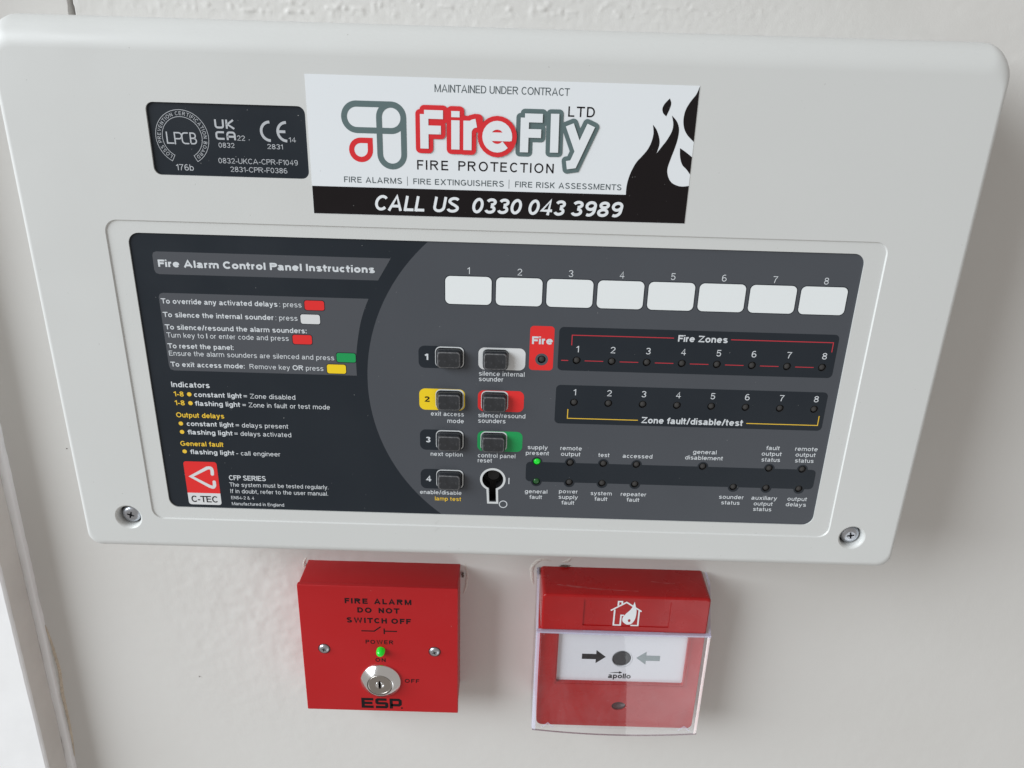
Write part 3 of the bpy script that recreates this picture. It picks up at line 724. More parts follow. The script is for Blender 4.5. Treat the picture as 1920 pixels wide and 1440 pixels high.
TXT = [
('Fire Alarm Control Panel Instructions',0.235,'w',-137.5,-49.2,19.30,2.95),
('To override any activated delays',0.178,'w',-138.5,-90.2,3.75,2.2),(': press',0.12,'w',-89.4,-80.2,3.75,2.2),
('To silence the internal sounder',0.178,'w',-138.5,-92.2,-2.1,2.2),(': press',0.12,'w',-91.5,-82.3,-2.1,2.2),
('To silence/resound the alarm sounders:',0.178,'w',-138.4,-78.9,-7.55,2.2),
('Turn key to',0.12,'w',-138.2,-122.5,-11.12,2.2),('I',0.178,'w',-121.5,-121.0,-11.12,2.2),('or enter code and press',0.12,'w',-119.9,-86.7,-11.12,2.2),
('To reset the panel:',0.178,'w',-138.4,-110.5,-15.95,2.2),
('Ensure the alarm sounders are silenced and press',0.12,'w',-138.3,-68.0,-19.28,2.2),
('To exit access mode:',0.178,'w',-138.3,-106.6,-24.3,2.2),('Remove key',0.12,'w',-104.5,-87.2,-24.3,2.2),('OR',0.178,'w',-86.1,-81.5,-24.3,2.2),('press',0.12,'w',-80.4,-72.9,-24.3,2.2),
('Indicators',0.178,'w',-139.3,-122.7,-33.84,2.5),
('1-8',0.17,'y',-138.8,-134.5,-38.2,2.3),('constant light',0.178,'w',-130.0,-109.3,-38.2,2.25),('= Zone disabled',0.12,'w',-108.5,-86.0,-38.2,2.2),
('1-8',0.17,'y',-138.9,-134.6,-42.4,2.3),('flashing light',0.178,'w',-130.1,-110.4,-42.4,2.25),('= Zone in fault or test mode',0.12,'w',-109.4,-71.2,-42.4,2.2),
('Output delays',0.178,'y',-139.1,-118.0,-48.24,2.35),('constant light',0.178,'w',-135.0,-114.3,-52.3,2.25),('= delays present',0.12,'w',-113.4,-90.2,-52.3,2.2),
('flashing light',0.178,'w',-135.1,-115.2,-56.45,2.25),('= delays activated',0.12,'w',-114.4,-89.2,-56.45,2.2),
('General fault',0.178,'y',-139.1,-119.9,-62.25,2.35),('flashing light',0.178,'w',-135.2,-115.5,-66.25,2.25),('- call engineer',0.12,'w',-114.6,-94.8,-66.25,2.2),
('CFP SERIES',0.17,'w',-119.2,-102.5,-79.06,2.5),('The system must be tested regularly.',0.12,'w',-119.4,-74.3,-82.41,2.1),('If in doubt, refer to the user manual.',0.12,'w',-119.3,-74.7,-85.79,2.1),
('EN54-2 & 4',0.13,'w',-119.3,-108.8,-89.03,1.65),('Manufactured in England',0.13,'w',-119.3,-95.3,-92.2,1.65),
('silence internal',0.15,'w',-6.3,13.3,-24.34,2.1),('sounder',0.15,'w',-6.3,4.3,-26.91,2.1),
('exit access',0.15,'w',-27.1,-12.6,-43.87,2.05),('mode',0.15,'w',-19.9,-12.6,-47.16,2.05),
('silence/resound',0.15,'w',-6.4,14.3,-44.00,2.1),('sounders',0.15,'w',-6.4,5.7,-46.65,2.1),
('next option',0.15,'w',-27.4,-13.0,-63.66,2.05),('control panel',0.15,'w',-6.3,10.5,-63.75,2.1),('reset',0.15,'w',-6.3,0.1,-66.27,2.1),
('enable/disable',0.15,'w',-32.5,-13.5,-83.35,2.05),('lamp test',0.15,'y',-25.7,-13.7,-86.60,2.05),
('1',0.24,'w',-29.3,-27.9,-17.9,2.8),('2',0.22,'k',-29.8,-27.6,-37.4,2.6),('3',0.22,'w',-29.5,-27.4,-57.0,2.7),('4',0.22,'w',-29.6,-27.3,-76.8,2.8),
('supply',0.15,'w',15.8,24.8,-58.91,2.0),('present',0.15,'w',15.1,25.5,-61.8,2.0),('remote',0.15,'w',30.4,40.0,-58.9,2.0),('output',0.15,'w',30.8,39.5,-61.8,2.0),('test',0.15,'w',47.5,52.5,-61.8,2.0),
('accessed',0.15,'w',58.4,71.7,-61.9,2.0),('general',0.15,'w',89.5,100.0,-58.9,2.0),('disablement',0.15,'w',86.3,103.2,-61.8,2.0),
('fault',0.15,'w',121.7,127.7,-55.9,2.0),('output',0.15,'w',120.1,129.0,-58.8,2.0),('status',0.15,'w',120.4,128.8,-61.75,2.0),
('remote',0.15,'w',134.6,144.6,-55.9,2.0),('output',0.15,'w',135.2,144.1,-58.8,2.0),('status',0.15,'w',135.4,143.8,-61.75,2.0),
('general',0.15,'w',15.3,25.6,-81.4,2.0),('fault',0.15,'w',17.5,23.3,-84.3,2.0),('power',0.15,'w',30.9,39.5,-80.9,2.0),('supply',0.15,'w',30.8,39.7,-83.85,2.0),('fault',0.15,'w',32.3,38.2,-86.8,2.0),
('system',0.15,'w',45.3,55.0,-81.4,2.0),('fault',0.15,'w',47.3,53.2,-84.3,2.0),('repeater',0.15,'w',59.1,70.8,-81.4,2.0),('fault',0.15,'w',62.0,67.8,-84.3,2.0),
('sounder',0.15,'w',103.9,115.3,-81.4,2.0),('status',0.15,'w',105.3,113.8,-84.35,2.0),('auxiliary',0.15,'w',118.7,130.5,-81.4,2.0),('output',0.15,'w',120.2,128.9,-84.4,2.0),('status',0.15,'w',120.3,128.8,-87.3,2.0),
('output',0.15,'w',135.2,144.1,-81.4,2.0),('delays',0.15,'w',134.9,144.2,-84.35,2.0),
('Fire',0.23,'w',15.9,24.7,-9.35,3.4),('Fire Zones',0.2,'w',77.2,98.1,-6.40,2.9),('Zone fault/disable/test',0.2,'w',65.2,109.7,-44.6,3.0),
]
for k in range(8):
    cx = -11.0 + 20.84 * k
    TXT.append((str(k + 1), 0.11, 'w', cx - (.5 if k == 0 else .95), cx + (.5 if k == 0 else .95), 20.05, 2.8))
    for zc, xx in ((-12.45, 35.35 + 14.93 * k), (-32.25, 35.3 + 14.93 * k)):
        TXT.append((str(k + 1), 0.12, 'w', xx - (.55 if k == 0 else 1.0), xx + (.5 if k == 0 else 1.0), zc, 2.85))
for s, w, ink, x0, x1, z, cap in TXT:
    lettering(label, s, w, ink, x0, x1, z, cap, -0.09)
def rule(pts, w, m, y=-0.08, parent=None):
    mb = MB(); ribbon(mb, pts, w, y); return part("ruled_line", mb, m, parent or label)
rule([(32.7, -9.4), (32.7, -4.9), (75.4, -4.9)], .38, INK_RED)
rule([(99.4, -4.9), (142.5, -4.9), (142.5, -9.2)], .38, INK_RED)
rule([(28.6, -16.3), (31.6, -16.3)], .38, INK_RED)
for k in range(7): rule([(38.6 + 14.93 * k, -16.25), (46.5 + 14.93 * k, -16.25)], .33, INK_RED)
rule([(32.7, -38.9), (32.7, -43.3), (63.6, -43.3)], .38, INK_YELLOW)
rule([(111.2, -43.3), (142.4, -43.3), (142.4, -38.8)], .38, INK_YELLOW)
rule([(7.95, -73.8), (7.95, -77.0)], .48, INK_WHITE)
rule(E(5.6, -87.65, 1.75, 1.75, 0, 360), .42, INK_WHITE)
krim = [(0.6 + 5.3 * math.cos(math.radians(a)), -74.9 + 5.3 * math.sin(math.radians(a))) for a in range(-68, 249, 8)] + [(-1.3, -87.0), (2.85, -87.0)]
krim.append(krim[0])
rule(krim, 1.0, RIM_PALE, -0.06)
kc = MB(); kc.skirt(keyhole, 0, 6, True); kc.sheet(keyhole, (), 6)
kc.lathe(0.9, -74.2, [(2.6, 3.2), (3.3, 3.8), (3.4, 6)], 24)
part("keyhole", kc, BLACK, label)
# maker's badge
bx0, bx1 = -139.1, -124.1
mb = MB(); mb.sheet(rrect(bx0, bx1, -86.3, -70.1, (1.3, 1.3, 0, 0), 5), (), -0.03); part("maker_badge", mb, PAD_RED, label)
mb = MB(); mb.sheet(rrect(bx0, bx1, -92.4, -86.3, (0, 0, 1.3, 1.3), 5), (), -0.03); part("maker_badge", mb, PAD_WHITE, label)
mb = MB(); ribbon(mb, spline([(-126.6, -76.3), (-126.5, -74.4), (-127.0, -73.2), (-128.6, -73.2)], 4)[:-1] + [(-128.6, -73.2), (-136.4, -77.8), (-128.6, -82.6)] + spline([(-128.6, -82.6), (-127.1, -83.1), (-126.3, -82.2), (-126.2, -80.3)], 4)[1:], 1.55, -0.07, 'round')
part("maker_emblem", mb, PAD_WHITE, label)
lettering(label, 'C-TEC', .16, 'k', -137.7, -125.4, -91.1, 3.3, -0.09, gap=.1)

# indicator lamps in their holes
tube = MB(); c20 = circle(0, 0, RL, 20); tube.skirt(c20, 0, 2.2, True, 0, True); tube.sheet(c20, (), 2.2)
tube_me = to_mesh("lamp_socket", tube, LED_TUBE)
dome = MB(); dome.lathe(0, 0, [(.3, -.40), (.8, -.30), (1.2, -.10), (1.45, .15), (1.55, .45), (1.55, 1.2)], 18)
dome_me = to_mesh("lamp_lens", dome, LED_OFF)
dome_on = to_mesh("lamp_lens_lit", dome, LED_ON)
dome_sp = to_mesh("lamp_lens_spill", dome, LED_SPILL)
for (x, z) in leds:
    s_ = put("indicator_lamp", tube_me, panel, (x, 0, z))
    me = dome_me; lab_ = None
    if (x, z) == UP[0]: me = dome_on; s_["label"] = "indicator lamp glowing green under supply present"
    elif (x, z) == LO[0]: me = dome_sp; s_["label"] = "indicator lamp with faint green glow over general fault"
    put("lens", me, s_, (x, .55 if me is dome_me else .2, z))

# zone windows with blank white inserts
zw = MB(); zw.plate(rrect(-9.5, 9.5, -5.9, 5.9, 2.1, 6), -0.10, 0.14, (), 0)
zwe = to_mesh("zone_window", zw, PAPER)
zf = MB(); zf.sheet(rrect(-9.85, 9.85, -6.25, 6.25, 2.4, 6), [rrect(-9.5, 9.5, -5.9, 5.9, 2.1, 6)], -0.04)
zfe = to_mesh("window_border", zf, LABEL_DARK)
for k in range(8):
    c = (-11.04 + 20.84 * k, 0, 13.1)
    w_ = put("zone_window", zwe, panel, c); put("border", zfe, w_, c)

# push buttons
def button_mesh(hw, hh):
    rings = []
    for ins, y in ((.95, -3.5), (.8, -3.47), (.5, -3.3), (.1, -2.6), (0, -2.0), (0, 1.0)):
        rings.append([(p[0], y, p[1]) for p in rrect(-hw + ins, hw - ins, -hh + ins, hh - ins, 1.6 - ins * .5, 5)])
    mb = MB(); mb.loft(rings[2:], 0, True); mb.loft(rings[:3], 1, True); mb.add(rings[0], [tuple(range(len(rings[0])))], 0, True)
    return mb
bme = to_mesh("push_button", button_mesh(5.35, 4.05), [RUBBER, RUBBER_EDGE])
for n_, (x, z) in zip(("1", "2", "3", "4", "w", "r", "g"), [(x, z) for x, z, _ in btn] + btr):
    b_ = put("push_button", bme, panel, (x, 0, z))
    b_.rotation_euler = (math.radians(random.uniform(-2.2, 2.2)), math.radians(random.uniform(-.8, .8)), math.radians(random.uniform(-2.5, 2.5)))

# certification plate
cert = MB(); cert.sheet(rrect(px0 - .3, px1 + .3, pz0 - .3, pz1 + .3, 2.9, 6), (), -0.3)
cert = part("approval_plate", cert, LABEL_DARK, panel, "charcoal approval plate with approval marks and numbers")
CY = -0.36
for s, w, x0, x1, z, cap in [('176b', .12, -124.8, -118.0, 58.01, 2.3), ('22', .12, -100.0, -97.0, 69.75, 1.9), ('0832', .12, -107.4, -101.3, 67.0, 1.8), ('14', .12, -80.2, -77.5, 69.7, 1.8),
    ('2831', .12, -88.7, -82.7, 67.0, 1.8), ('0832-UKCA-CPR-F1049', .115, -108.1, -77.4, 61.15, 1.95), ('2831-CPR-F0386', .115, -103.8, -81.7, 58.0, 1.95)]:
    lettering(cert, s, w, 's', x0, x1, z, cap, CY)
mb = MB()   # LPCB in round-cornered strokes
for q in ([(-126.9, 72.1), (-126.9, 68.1), (-124.5, 68.1)], [(-123.9, 67.9), (-123.9, 72.0), (-122.3, 72.0)] + E(-122.3, 70.9, 1.1, 1.1, 90, -90) + [(-123.9, 69.8)],
          [(-118.9, 72.0)] + E(-120.0, 70.9, 1.1, 1.1, 90, 180, 4) + E(-120.0, 69.2, 1.1, 1.1, 180, 270, 4) + [(-118.8, 68.1)],
          [(-117.9, 68.1), (-117.9, 72.0), (-116.9, 72.0)] + E(-116.9, 71.05, .95, .95, 90, -90) + [(-117.9, 70.1)], [(-116.9, 70.1)] + E(-116.8, 69.1, 1.05, 1.0, 90, -90) + [(-117.9, 68.1)]):
    ribbon(mb, q, .5, CY, 'round')
part("lettering", mb, INK_SILVER, cert)
rcx, rcz = -121.0, 70.3
R1, R2, ga, gb = 10.1, 7.6, -61, -119
def ringarc(r, a0, a1): return E(rcx, rcz, r, r, a0, a1, 48)
mb = MB(); outl = ringarc(R1, -61, 241) + ringarc(R2, 241, -61); outl.append(outl[0]); ribbon(mb, outl, .2, CY)
part("ruled_line", mb, INK_SILVER, cert)
mb = text(MB(), 'LOSS PREVENTION CERTIFICATION BOARD', 0, 0, 0, 1.35, .13, CY, gap=.28, arc=(rcx, rcz, 8.15, 236, -56))
part("lettering", mb, INK_SILVER, cert)
mb = MB()   # UKCA mark
for q, cl in (([(-107.75, 77.3), (-107.75, 75.4)] + E(-106.95, 75.2, .8, .85, 180, 270, 4) + [(-106.0, 74.35)] + E(-105.6, 75.2, .75, .85, 270, 360, 4) + [(-104.85, 77.3)], 0),
              ([(-103.5, 77.3), (-103.5, 74.0)], 0), ([(-100.9, 77.2), (-103.2, 75.6), (-100.7, 74.0)], 0),
              ([(-104.8, 72.65), (-106.4, 72.65)] + E(-107.0, 71.9, .8, .75, 90, 180, 4) + E(-107.0, 71.0, .8, .75, 180, 270, 4) + [(-104.8, 70.25)], 0),
              ([(-103.6, 69.85), (-103.6, 71.7)] + E(-102.8, 71.8, .8, .85, 180, 90, 4) + E(-101.6, 71.8, .8, .85, 90, 0, 4) + [(-100.8, 69.85)], 0), ([(-103.6, 71.1), (-100.8, 71.1)], 0)):
    ribbon(mb, q, .72, CY)
mb.sheet(circle(-95.4, 70.15, .16, 8), (), CY)
part("conformity_mark", mb, INK_SILVER, cert)
mb = MB()   # CE mark
ribbon(mb, E(-87.1, 73.5, 3.4, 3.4, 90, 270, 20), 1.0, CY); ribbon(mb, E(-80.8, 73.5, 3.4, 3.4, 90, 270, 20), 1.0, CY); ribbon(mb, [(-84.0, 73.5), (-81.3, 73.5)], 1.0, CY - .004)
part("conformity_mark", mb, INK_SILVER, cert)

# contractor's sticker
SY = FY - 0.10
stk = MB(); stk.plate([(-72.2, 43.0), (74.3, 43.2), (74.5, 94.3), (-72.3, 94.4)], SY, .1)
stk = part("contractor_sticker", stk, STICKER, panel, "white and black contractor sticker with flames at its right end")
Y1, Y2, Y3 = SY - .04, SY - .09, SY - .14
flame = [(50.2, 53.8), (50.2, 56.6), (50.6, 59.5), (51.6, 62.8), (53.2, 66.1), (55.2, 68.5), (57.1, 71.0), (58.3, 73.8), (58.8, 77.0), (58.3, 80.1)]
flame2 = [(58.3, 80.1), (59.9, 78.2), (61.2, 75.1), (61.4, 72.7), (60.6, 69.6)]
flame3 = [(60.6, 69.6), (62.2, 71.9), (64.2, 74.8), (65.7, 78.0), (65.9, 80.7), (65.1, 83.6)]
flame4 = [(65.1, 83.6), (67.2, 81.5), (68.3, 78.8), (68.2, 75.3), (67.4, 71.7), (66.2, 67.6), (65.4, 64.0), (66.0, 61.1), (67.6, 58.9), (70.1, 57.8), (72.2, 57.6), (74.35, 57.9)]
fl = spline(flame) + spline(flame2)[1:] + spline(flame3)[1:] + spline(flame4)[1:]
mb = MB(); mb.sheet([(-72.15, 43.1), (-72.2, 53.7)] + fl + [(74.25, 43.3)], (), Y1)
mb.sheet(spline([(74.4, 94.1), (73.4, 91.3), (71.5, 88.6), (70.0, 85.5), (69.6, 82.0), (70.3, 78.9), (71.8, 76.6), (74.4, 74.3)]), (), Y1)
mb.sheet(spline([(69.4, 71.9), (71.6, 70.6), (74.35, 68.7)]) + spline([(74.35, 62.2), (72.8, 64.0), (70.9, 65.8), (69.8, 68.6), (69.4, 71.9)])[:-1], (), Y1)
mb.sheet(spline([(63.7, 89.6), (64.4, 88.0), (64.1, 86.1), (63.0, 83.2)]) + spline([(63.0, 83.2), (61.7, 84.4), (61.3, 86.0), (62.0, 87.7), (63.7, 89.6)])[1:-1], (), Y1)
part("flame_print", mb, STICKER_BLACK, stk)
for s, w, ink, x0, x1, z, cap, kw in [
    ('MAINTAINED UNDER CONTRACT', .13, 'g', -24.1, 26.3, 89.4, 2.7, {}), ('LTD', .15, 'k', 26.1, 36.1, 82.06, 3.7, {'gap': .3}),
    ('FIRE', .15, 'k', -31.1, -19.1, 61.05, 3.6, {'gap': .3}), ('PROTECTION', .15, 'k', -15.2, 21.6, 61.1, 3.6, {'gap': .3}),
    ('FIRE ALARMS', .15, 'g', -59.6, -37.1, 55.45, 2.2, {'gap': .2}), ('FIRE EXTINGUISHERS', .15, 'g', -32.7, 2.5, 55.47, 2.2, {'gap': .2}),
    ('FIRE RISK ASSESSMENTS', .15, 'g', 6.9, 48.3, 55.46, 2.2, {'gap': .2})]:
    lettering(stk, s, w, ink, x0, x1, z, cap, Y1, **kw)
for line in ((('CALL', -48.4, -28.0), ('US', -25.4, -14.6)), (('0330', -10.2, 9.9), ('043', 11.9, 27.0), ('3989', 28.8, 49.5))):
    mb = MB()
    for q, x0, x1 in line: text(mb, q, x0, x1, 45.0, 5.9, .185, Y2, shear=.2, gap=.11)
    part("lettering", mb, STICKER, stk)
for x in (-35.0, 4.5):
    rule([(x, 54.8), (x, 58.3)], .16, TEXT_GREY, Y1, stk)
# the two-tone word mark: thick coloured strokes with white strokes on them
F_ = [[(-28.1, 69.0), (-28.1, 81.5)], [(-28.1, 81.45), (-21.0, 81.45)], [(-28.1, 75.9), (-21.8, 75.9)]]
i_ = [[(-16.3, 69.0), (-16.3, 79.6)], [(-16.3, 80.7), (-16.3, 82.9)]]
r_ = [[(-11.7, 68.9), (-11.7, 79.6)], [(-11.7, 75.8)] + E(-8.3, 75.4, 3.4, 3.4, 165, 92)]
e_ = [[(-4.6, 74.1), (4.6, 74.1)], E(-.4, 74.1, 4.1, 4.2, -17, 318)]
RED_S = [F_[0], F_[1], F_[2], [(-16.3, 69.0), (-16.3, 82.9)], r_[0], [(-11.7, 75.8)] + E(-8.3, 75.4, 3.4, 3.4, 165, 80), E(-.4, 74.1, 4.1, 4.2, 0, 360)]
F2 = [[(9.9, 68.7), (9.9, 81.3)], [(9.9, 81.25), (16.6, 81.25)], [(9.9, 75.7), (16.2, 75.7)]]
l_ = [[(21.4, 68.9), (21.2, 83.0)]]
y_ = [[(26.9, 79.2), (30.6, 70.3)], [(35.0, 79.2), (28.9, 64.8), (26.4, 64.4)]]
def marks(strokes, w, m, y, caps):
    mb = MB()
    for i, q in enumerate(strokes): ribbon(mb, q, w, y - .008 * i, caps)
    return part("word_mark", mb, m, stk)
def halo(strokes, w, o, m, y):
    mb = MB(); k = 0
    for q in strokes:
        ribbon(mb, q, w + 2 * o, y - .0045 * k); k += 1
        if math.hypot(q[0][0] - q[-1][0], q[0][1] - q[-1][1]) < 1e-3: continue
        for a, b in ((q[0], q[1]), (q[-1], q[-2])):
            l = math.hypot(a[0] - b[0], a[1] - b[1]); dx, dz = (a[0] - b[0]) / l, (a[1] - b[1]) / l
            ribbon(mb, [a, (a[0] + dx * o, a[1] + dz * o)], w, y - .0045 * k - .003); k += 1
            for s_ in (-1, 1):
                mb.sheet(circle(a[0] - dz * w / 2 * s_, a[1] + dx * w / 2 * s_, o, 20), (), y - .0045 * k - .001); k += 1
    return part("word_mark", mb, m, stk)
halo(F2 + [[(21.4, 68.9), (21.2, 82.9)]] + y_, 3.15, 1.65, LOGO_GREY, Y1)
halo(RED_S, 3.15, 1.75, LOGO_RED, Y1 - .22)
marks([q for q in F_ + i_ + r_ + e_], 3.15, STICKER, Y1 - .44, 'butt')
marks(F2 + l_ + y_, 3.15, STICKER, Y1 - .44, 'butt')
mb = MB()   # overlapping loops and a drop
def stadium(x0, x1, z0, z1):
    r = min(x1 - x0, z1 - z0) / 2
    q = rrect(x0, x1, z0, z1, r - .001, 10); return q + [q[0]]
ribbon(mb, stadium(-58.4, -36.0, 75.0, 84.5), 2.2, Y1); ribbon(mb, stadium(-45.2, -36.0, 61.9, 84.5), 2.2, Y1 - .01)
part("logo_loops", mb, LOGO_GREY, stk)
dr = [(-48.9, 71.3)] + [(-48.9, 67.8)] + E(-52.5, 67.8, 3.6, 3.6, 0, -180) + E(-52.5, 67.8, 3.6, 3.5, 180, 90) + [(-48.9, 71.3)]
mb = MB(); ribbon(mb, dr, 2.0, Y1); part("logo_drop", mb, LOGO_RED, stk)

# ------------------------------------------------------------------ THE RED KEY SWITCH BOX
EX0, EZ1, ES = -104.5, -162.9, 87.0
ED = 23.6; EYF = WALL - ED
sw = thing("key_switch", "square red key switch box with black lettering and green light, below the panel", "key switch", (EX0 + ES / 2, WALL, EZ1 - ES / 2))
mb = MB(); mb.box(EX0 + .5, EX0 + ES - .5, EYF + 2.6, WALL, EZ1 - ES + .5, EZ1 - .5, .3); part("back_box", mb, RED_BOX, sw)
mb = MB(); mb.box(EX0, EX0 + ES, EYF, EYF + 2.4, EZ1 - ES, EZ1, .45); fp = part("faceplate", mb, RED_BOX, sw)
ey = EYF - .04
for s, w, x0, x1, z, cap in [('FIRE', .25, -79.1, -66.6, -174.25, 3.5), ('ALARM', .25, -63.2, -42.9, -174.25, 3.5), ('DO', .25, -72.5, -64.7, -180.2, 3.5), ('NOT', .25, -60.9, -49.5, -180.2, 3.5),
    ('SWITCH', .25, -78.7, -56.6, -187.1, 3.5), ('OFF', .25, -54.2, -43.4, -187.1, 3.5), ('POWER', .19, -68.9, -53.5, -201.3, 2.7), ('ON', .19, -63.9, -58.2, -213.8, 2.6), ('OFF', .19, -47.8, -39.5, -228.3, 2.7)]:
    lettering(fp, s, w, 'k', x0, x1, z, cap, ey, gap=.28)
mb = MB(); k7 = -247.75   # maker's letters, wide and cut square
for x, paths in ((-73.2, [[(7.0, 6.55), (1.0, 6.55), (1.0, .95), (7.0, .95)], [(1.0, 3.75), (6.4, 3.75)]]), (-65.2, [[(6.6, 6.55), (1.6, 6.55), (1.0, 6.1), (1.0, 4.2), (1.5, 3.75), (6.1, 3.75), (6.6, 3.3), (6.6, 1.4), (6.1, .95), (.3, .95)]]), (-57.0, [[(1.0, 0), (1.0, 6.55), (5.4, 6.55), (6.2, 5.9), (6.2, 3.3), (5.4, 2.6), (1.0, 2.6)]])):
    for i, q in enumerate(paths): ribbon(mb, [(x + a, k7 + b) for a, b in q], 1.85, ey - .004 * i)
mb.sheet(circle(-49.9, k7 + .6, .6, 10), (), ey)
part("lettering", mb, INK_BLACK, fp)
mb = MB(); ribbon(mb, [(-70.9, -192.5), (-63.8, -192.5), (-60.2, -189.4)], .75, ey); ribbon(mb, [(-58.3, -190.5), (-58.3, -194.3)], .75, ey); ribbon(mb, [(-58.3, -192.3), (-51.2, -192.3)], .75, ey - .004)
part("switch_symbol", mb, INK_BLACK, fp)
sm2, star2 = screw_mesh(3.0, 1.15, 4)
sm2e = to_mesh("screw", sm2, STEEL); s2 = MB(); s2.skirt(star2, -1.09, -.3, True, 0); s2.sheet(star2, (), -.3, 1); s2e = to_mesh("screw_recess", s2, [STEEL, LED_TUBE])
for i, x in enumerate((-92.2, -30.6)):
    mb = MB(); ribbon(mb, E(x, -205.6, 3.15, 3.15, 0, 360, 24), .5, EYF - .02); part("screw_hole", mb, BLACK, fp)
    s_ = put("screw", sm2e, sw, (x, EYF - .1, -205.5)); s_.rotation_euler = (0, .4 + i, 0)
    put("drive_recess", s2e, s_, (x, EYF - .1, -205.5))
mb = MB(); mb.lathe(-60.6, -205.6, [(.3, -4.4), (.9, -4.2), (1.6, -3.6), (2.15, -2.7), (2.35, -1.5), (2.35, 0.2)], 24)
mb.v = [(x, y + EYF, z) for x, y, z in mb.v]
part("power_lamp", mb, LED_ON, sw, "lit green lamp between the words power and on")
mb = MB(); mb.lathe(-61.4, -227.2, [(7.1, -3.9), (7.4, -3.95), (7.65, -3.8), (11.2, -1.1), (11.5, -.7), (11.5, .1)], 48, cap=False)
mb.v = [(x, y + EYF, z) for x, y, z in mb.v]
lk = part("key_lock", mb, CHROME, sw)
mb = MB(); mb.lathe(-61.4, -227.2, [(6.0, -3.7), (6.3, -4.0), (6.7, -4.0), (6.9, -3.7), (7.0, -3.0), (7.3, -2.9)], 40, cap=False)
slot = rrect(-62.15, -60.65, -230.6, -223.4, .6, 4)
slot = [(-61.4 + .75 * math.cos(t) , -227.1 + 2.9 * math.sin(t)) for t in [2 * math.pi * i / 20 for i in range(20)]]
mb.sheet(circle(-61.4, -227.2, 6.0, 40), [slot], -3.7); mb.skirt(slot, -3.7, -.3, True)
mb.v = [(x, y + EYF, z) for x, y, z in mb.v]; part("lock_barrel", mb, NICKEL, lk)
mb = MB(); mb.sheet(slot, (), -.5)
mb.v = [(x, y + EYF, z) for x, y, z in mb.v]; part("keyway", mb, BLACK, lk)
mb = MB()   # the pair of raised cheeks beside the key slot
for s_ in (-1, 1):
    rg = [[(-61.4 + s_ * (.85 + .0) + s_ * 1.7 * k * max(0, math.cos(t)) , -3.7 - d + EYF, -227.4 + 2.0 * k * math.sin(t)) for t in [-math.pi / 2 + math.pi * i / 12 for i in range(13)]] for k, d in ((.3, .55), (.7, .45), (1, 0))]
    if s_ < 0: rg = [list(reversed(r)) for r in rg]
    mb.loft(rg, 0, True); mb.add(rg[0], [tuple(range(13))], 0, True)
part("lock_cheeks", mb, CHROME, lk)

# ------------------------------------------------------------------ THE MANUAL CALL POINT
cp = thing("call_point", "red manual call point with white press panel under a clear hinged cover, below the panel", "call point", (73.3, WALL, -210))
CX0, CX1 = 28.0, 118.6
HD = 25.5; BD = 24.0
# moulded body with the opening for the press panel
op = rrect(38.1, 109.8, -224.3, -189.0, .8, 3)
lamp_hole = circle(74.9, -240.8, 4.1, 28, 3.1)
mb = MB(); body_out = rrect(CX0 + .5, CX1 - .5, -255.9, -186.0, (0, 0, 3.0, 3.0), 5)
mb.sheet(body_out, [op, lamp_hole], WALL - BD)
rings = []
for t in (0, .08, .3, .7, 1.2):
    i_n = .5 * (1 - math.sqrt(max(0, 1 - (1 - t / 1.2) ** 2)))
    rings.append([(p[0], WALL - BD + t, p[1]) for p in rrect(CX0 + i_n, CX1 - i_n, -256.4 + i_n, -186.0, (0, 0, 3.2, 3.2), 5)])
rings.append([(p[0], WALL, p[1]) for p in rrect(CX0 - .5, CX1 - .2, -256.6, -186.0, (0, 0, 3.2, 3.2), 5)])
mb.loft(rings, 0, True)
mb.skirt(op, WALL - BD, WALL - BD + 3.2, True)
mb.skirt(lamp_hole, WALL - BD, WALL - BD + 3, True, 0, True)
# raised rim round the opening and a low step below it
ribbon(mb, [(36.9, -187.5), (36.9, -225.5), (111.0, -225.5), (111.0, -187.5)], .9, WALL - BD - .25)
body = part("body", mb, RED_CP, cp)
mb = MB(); mb.box(CX0 + .6, CX1 - .6, WALL - BD - .45, WALL - BD + .2, -254.6, -233.0, .4)
mb2 = MB()
# hood over the press panel
def hood_ring(t, rr):
    i_n = 1.2 * (1 - math.sqrt(max(0, 1 - (1 - min(t, 1.2) / 1.2) ** 2)))
    k = min(1, t / HD) * .55
    return [(p[0], WALL - HD + t, p[1]) for p in rrect(CX0 + i_n - k, CX1 - i_n + k, -186.6 + i_n * .6, -163.2 - i_n, (rr, rr, .6, .6), 5)]
mb = MB()
lab_rec = rrect(50.4, 97.4, -183.1, -166.0, .5, 2)
mb.sheet([(p[0], p[2]) for p in hood_ring(0, 2.0)], [lab_rec], WALL - HD)
mb.loft([hood_ring(t, 2.0) for t in (0, .04, .15, .4, .8, 1.2, HD)], 0, True)
mb.skirt(lab_rec, WALL - HD, WALL - HD + .5, True)
mb.sheet(lab_rec, (), WALL - HD + .5)
r_last = hood_ring(HD, 2.0)
hood = part("hood", mb, RED_CP, cp)
for pts_ in ([(36, 9), (44, 7.4), (55, 6.2), (70, 5.2), (80, 5.0)], [(41, 8.6), (47, 7.6), (52, 7.2)], [(88, 14), (96, 12.8), (101, 12.9)]):
    sp = spline(pts_, 4); vs_ = []
    for i_, (x_, d_) in enumerate(sp):
        w_ = .16 + .10 * math.sin(i_ * 1.7)
        vs_ += [(x_, WALL - HD + d_ - w_, -163.17), (x_, WALL - HD + d_ + w_, -163.17)]
    mb = MB(); mb.add(vs_, [(2 * q, 2 * q + 2, 2 * q + 3, 2 * q + 1) for q in range(len(sp) - 1)]); part("scratch", mb, SCRATCH, hood)
# underside of the hood
mb = MB(); mb.box(CX0 + .3, CX1 - .3, WALL - HD + .9, WALL - 2, -187.6, -186.4, 0); part("hood_lip", mb, RED_CP, cp)
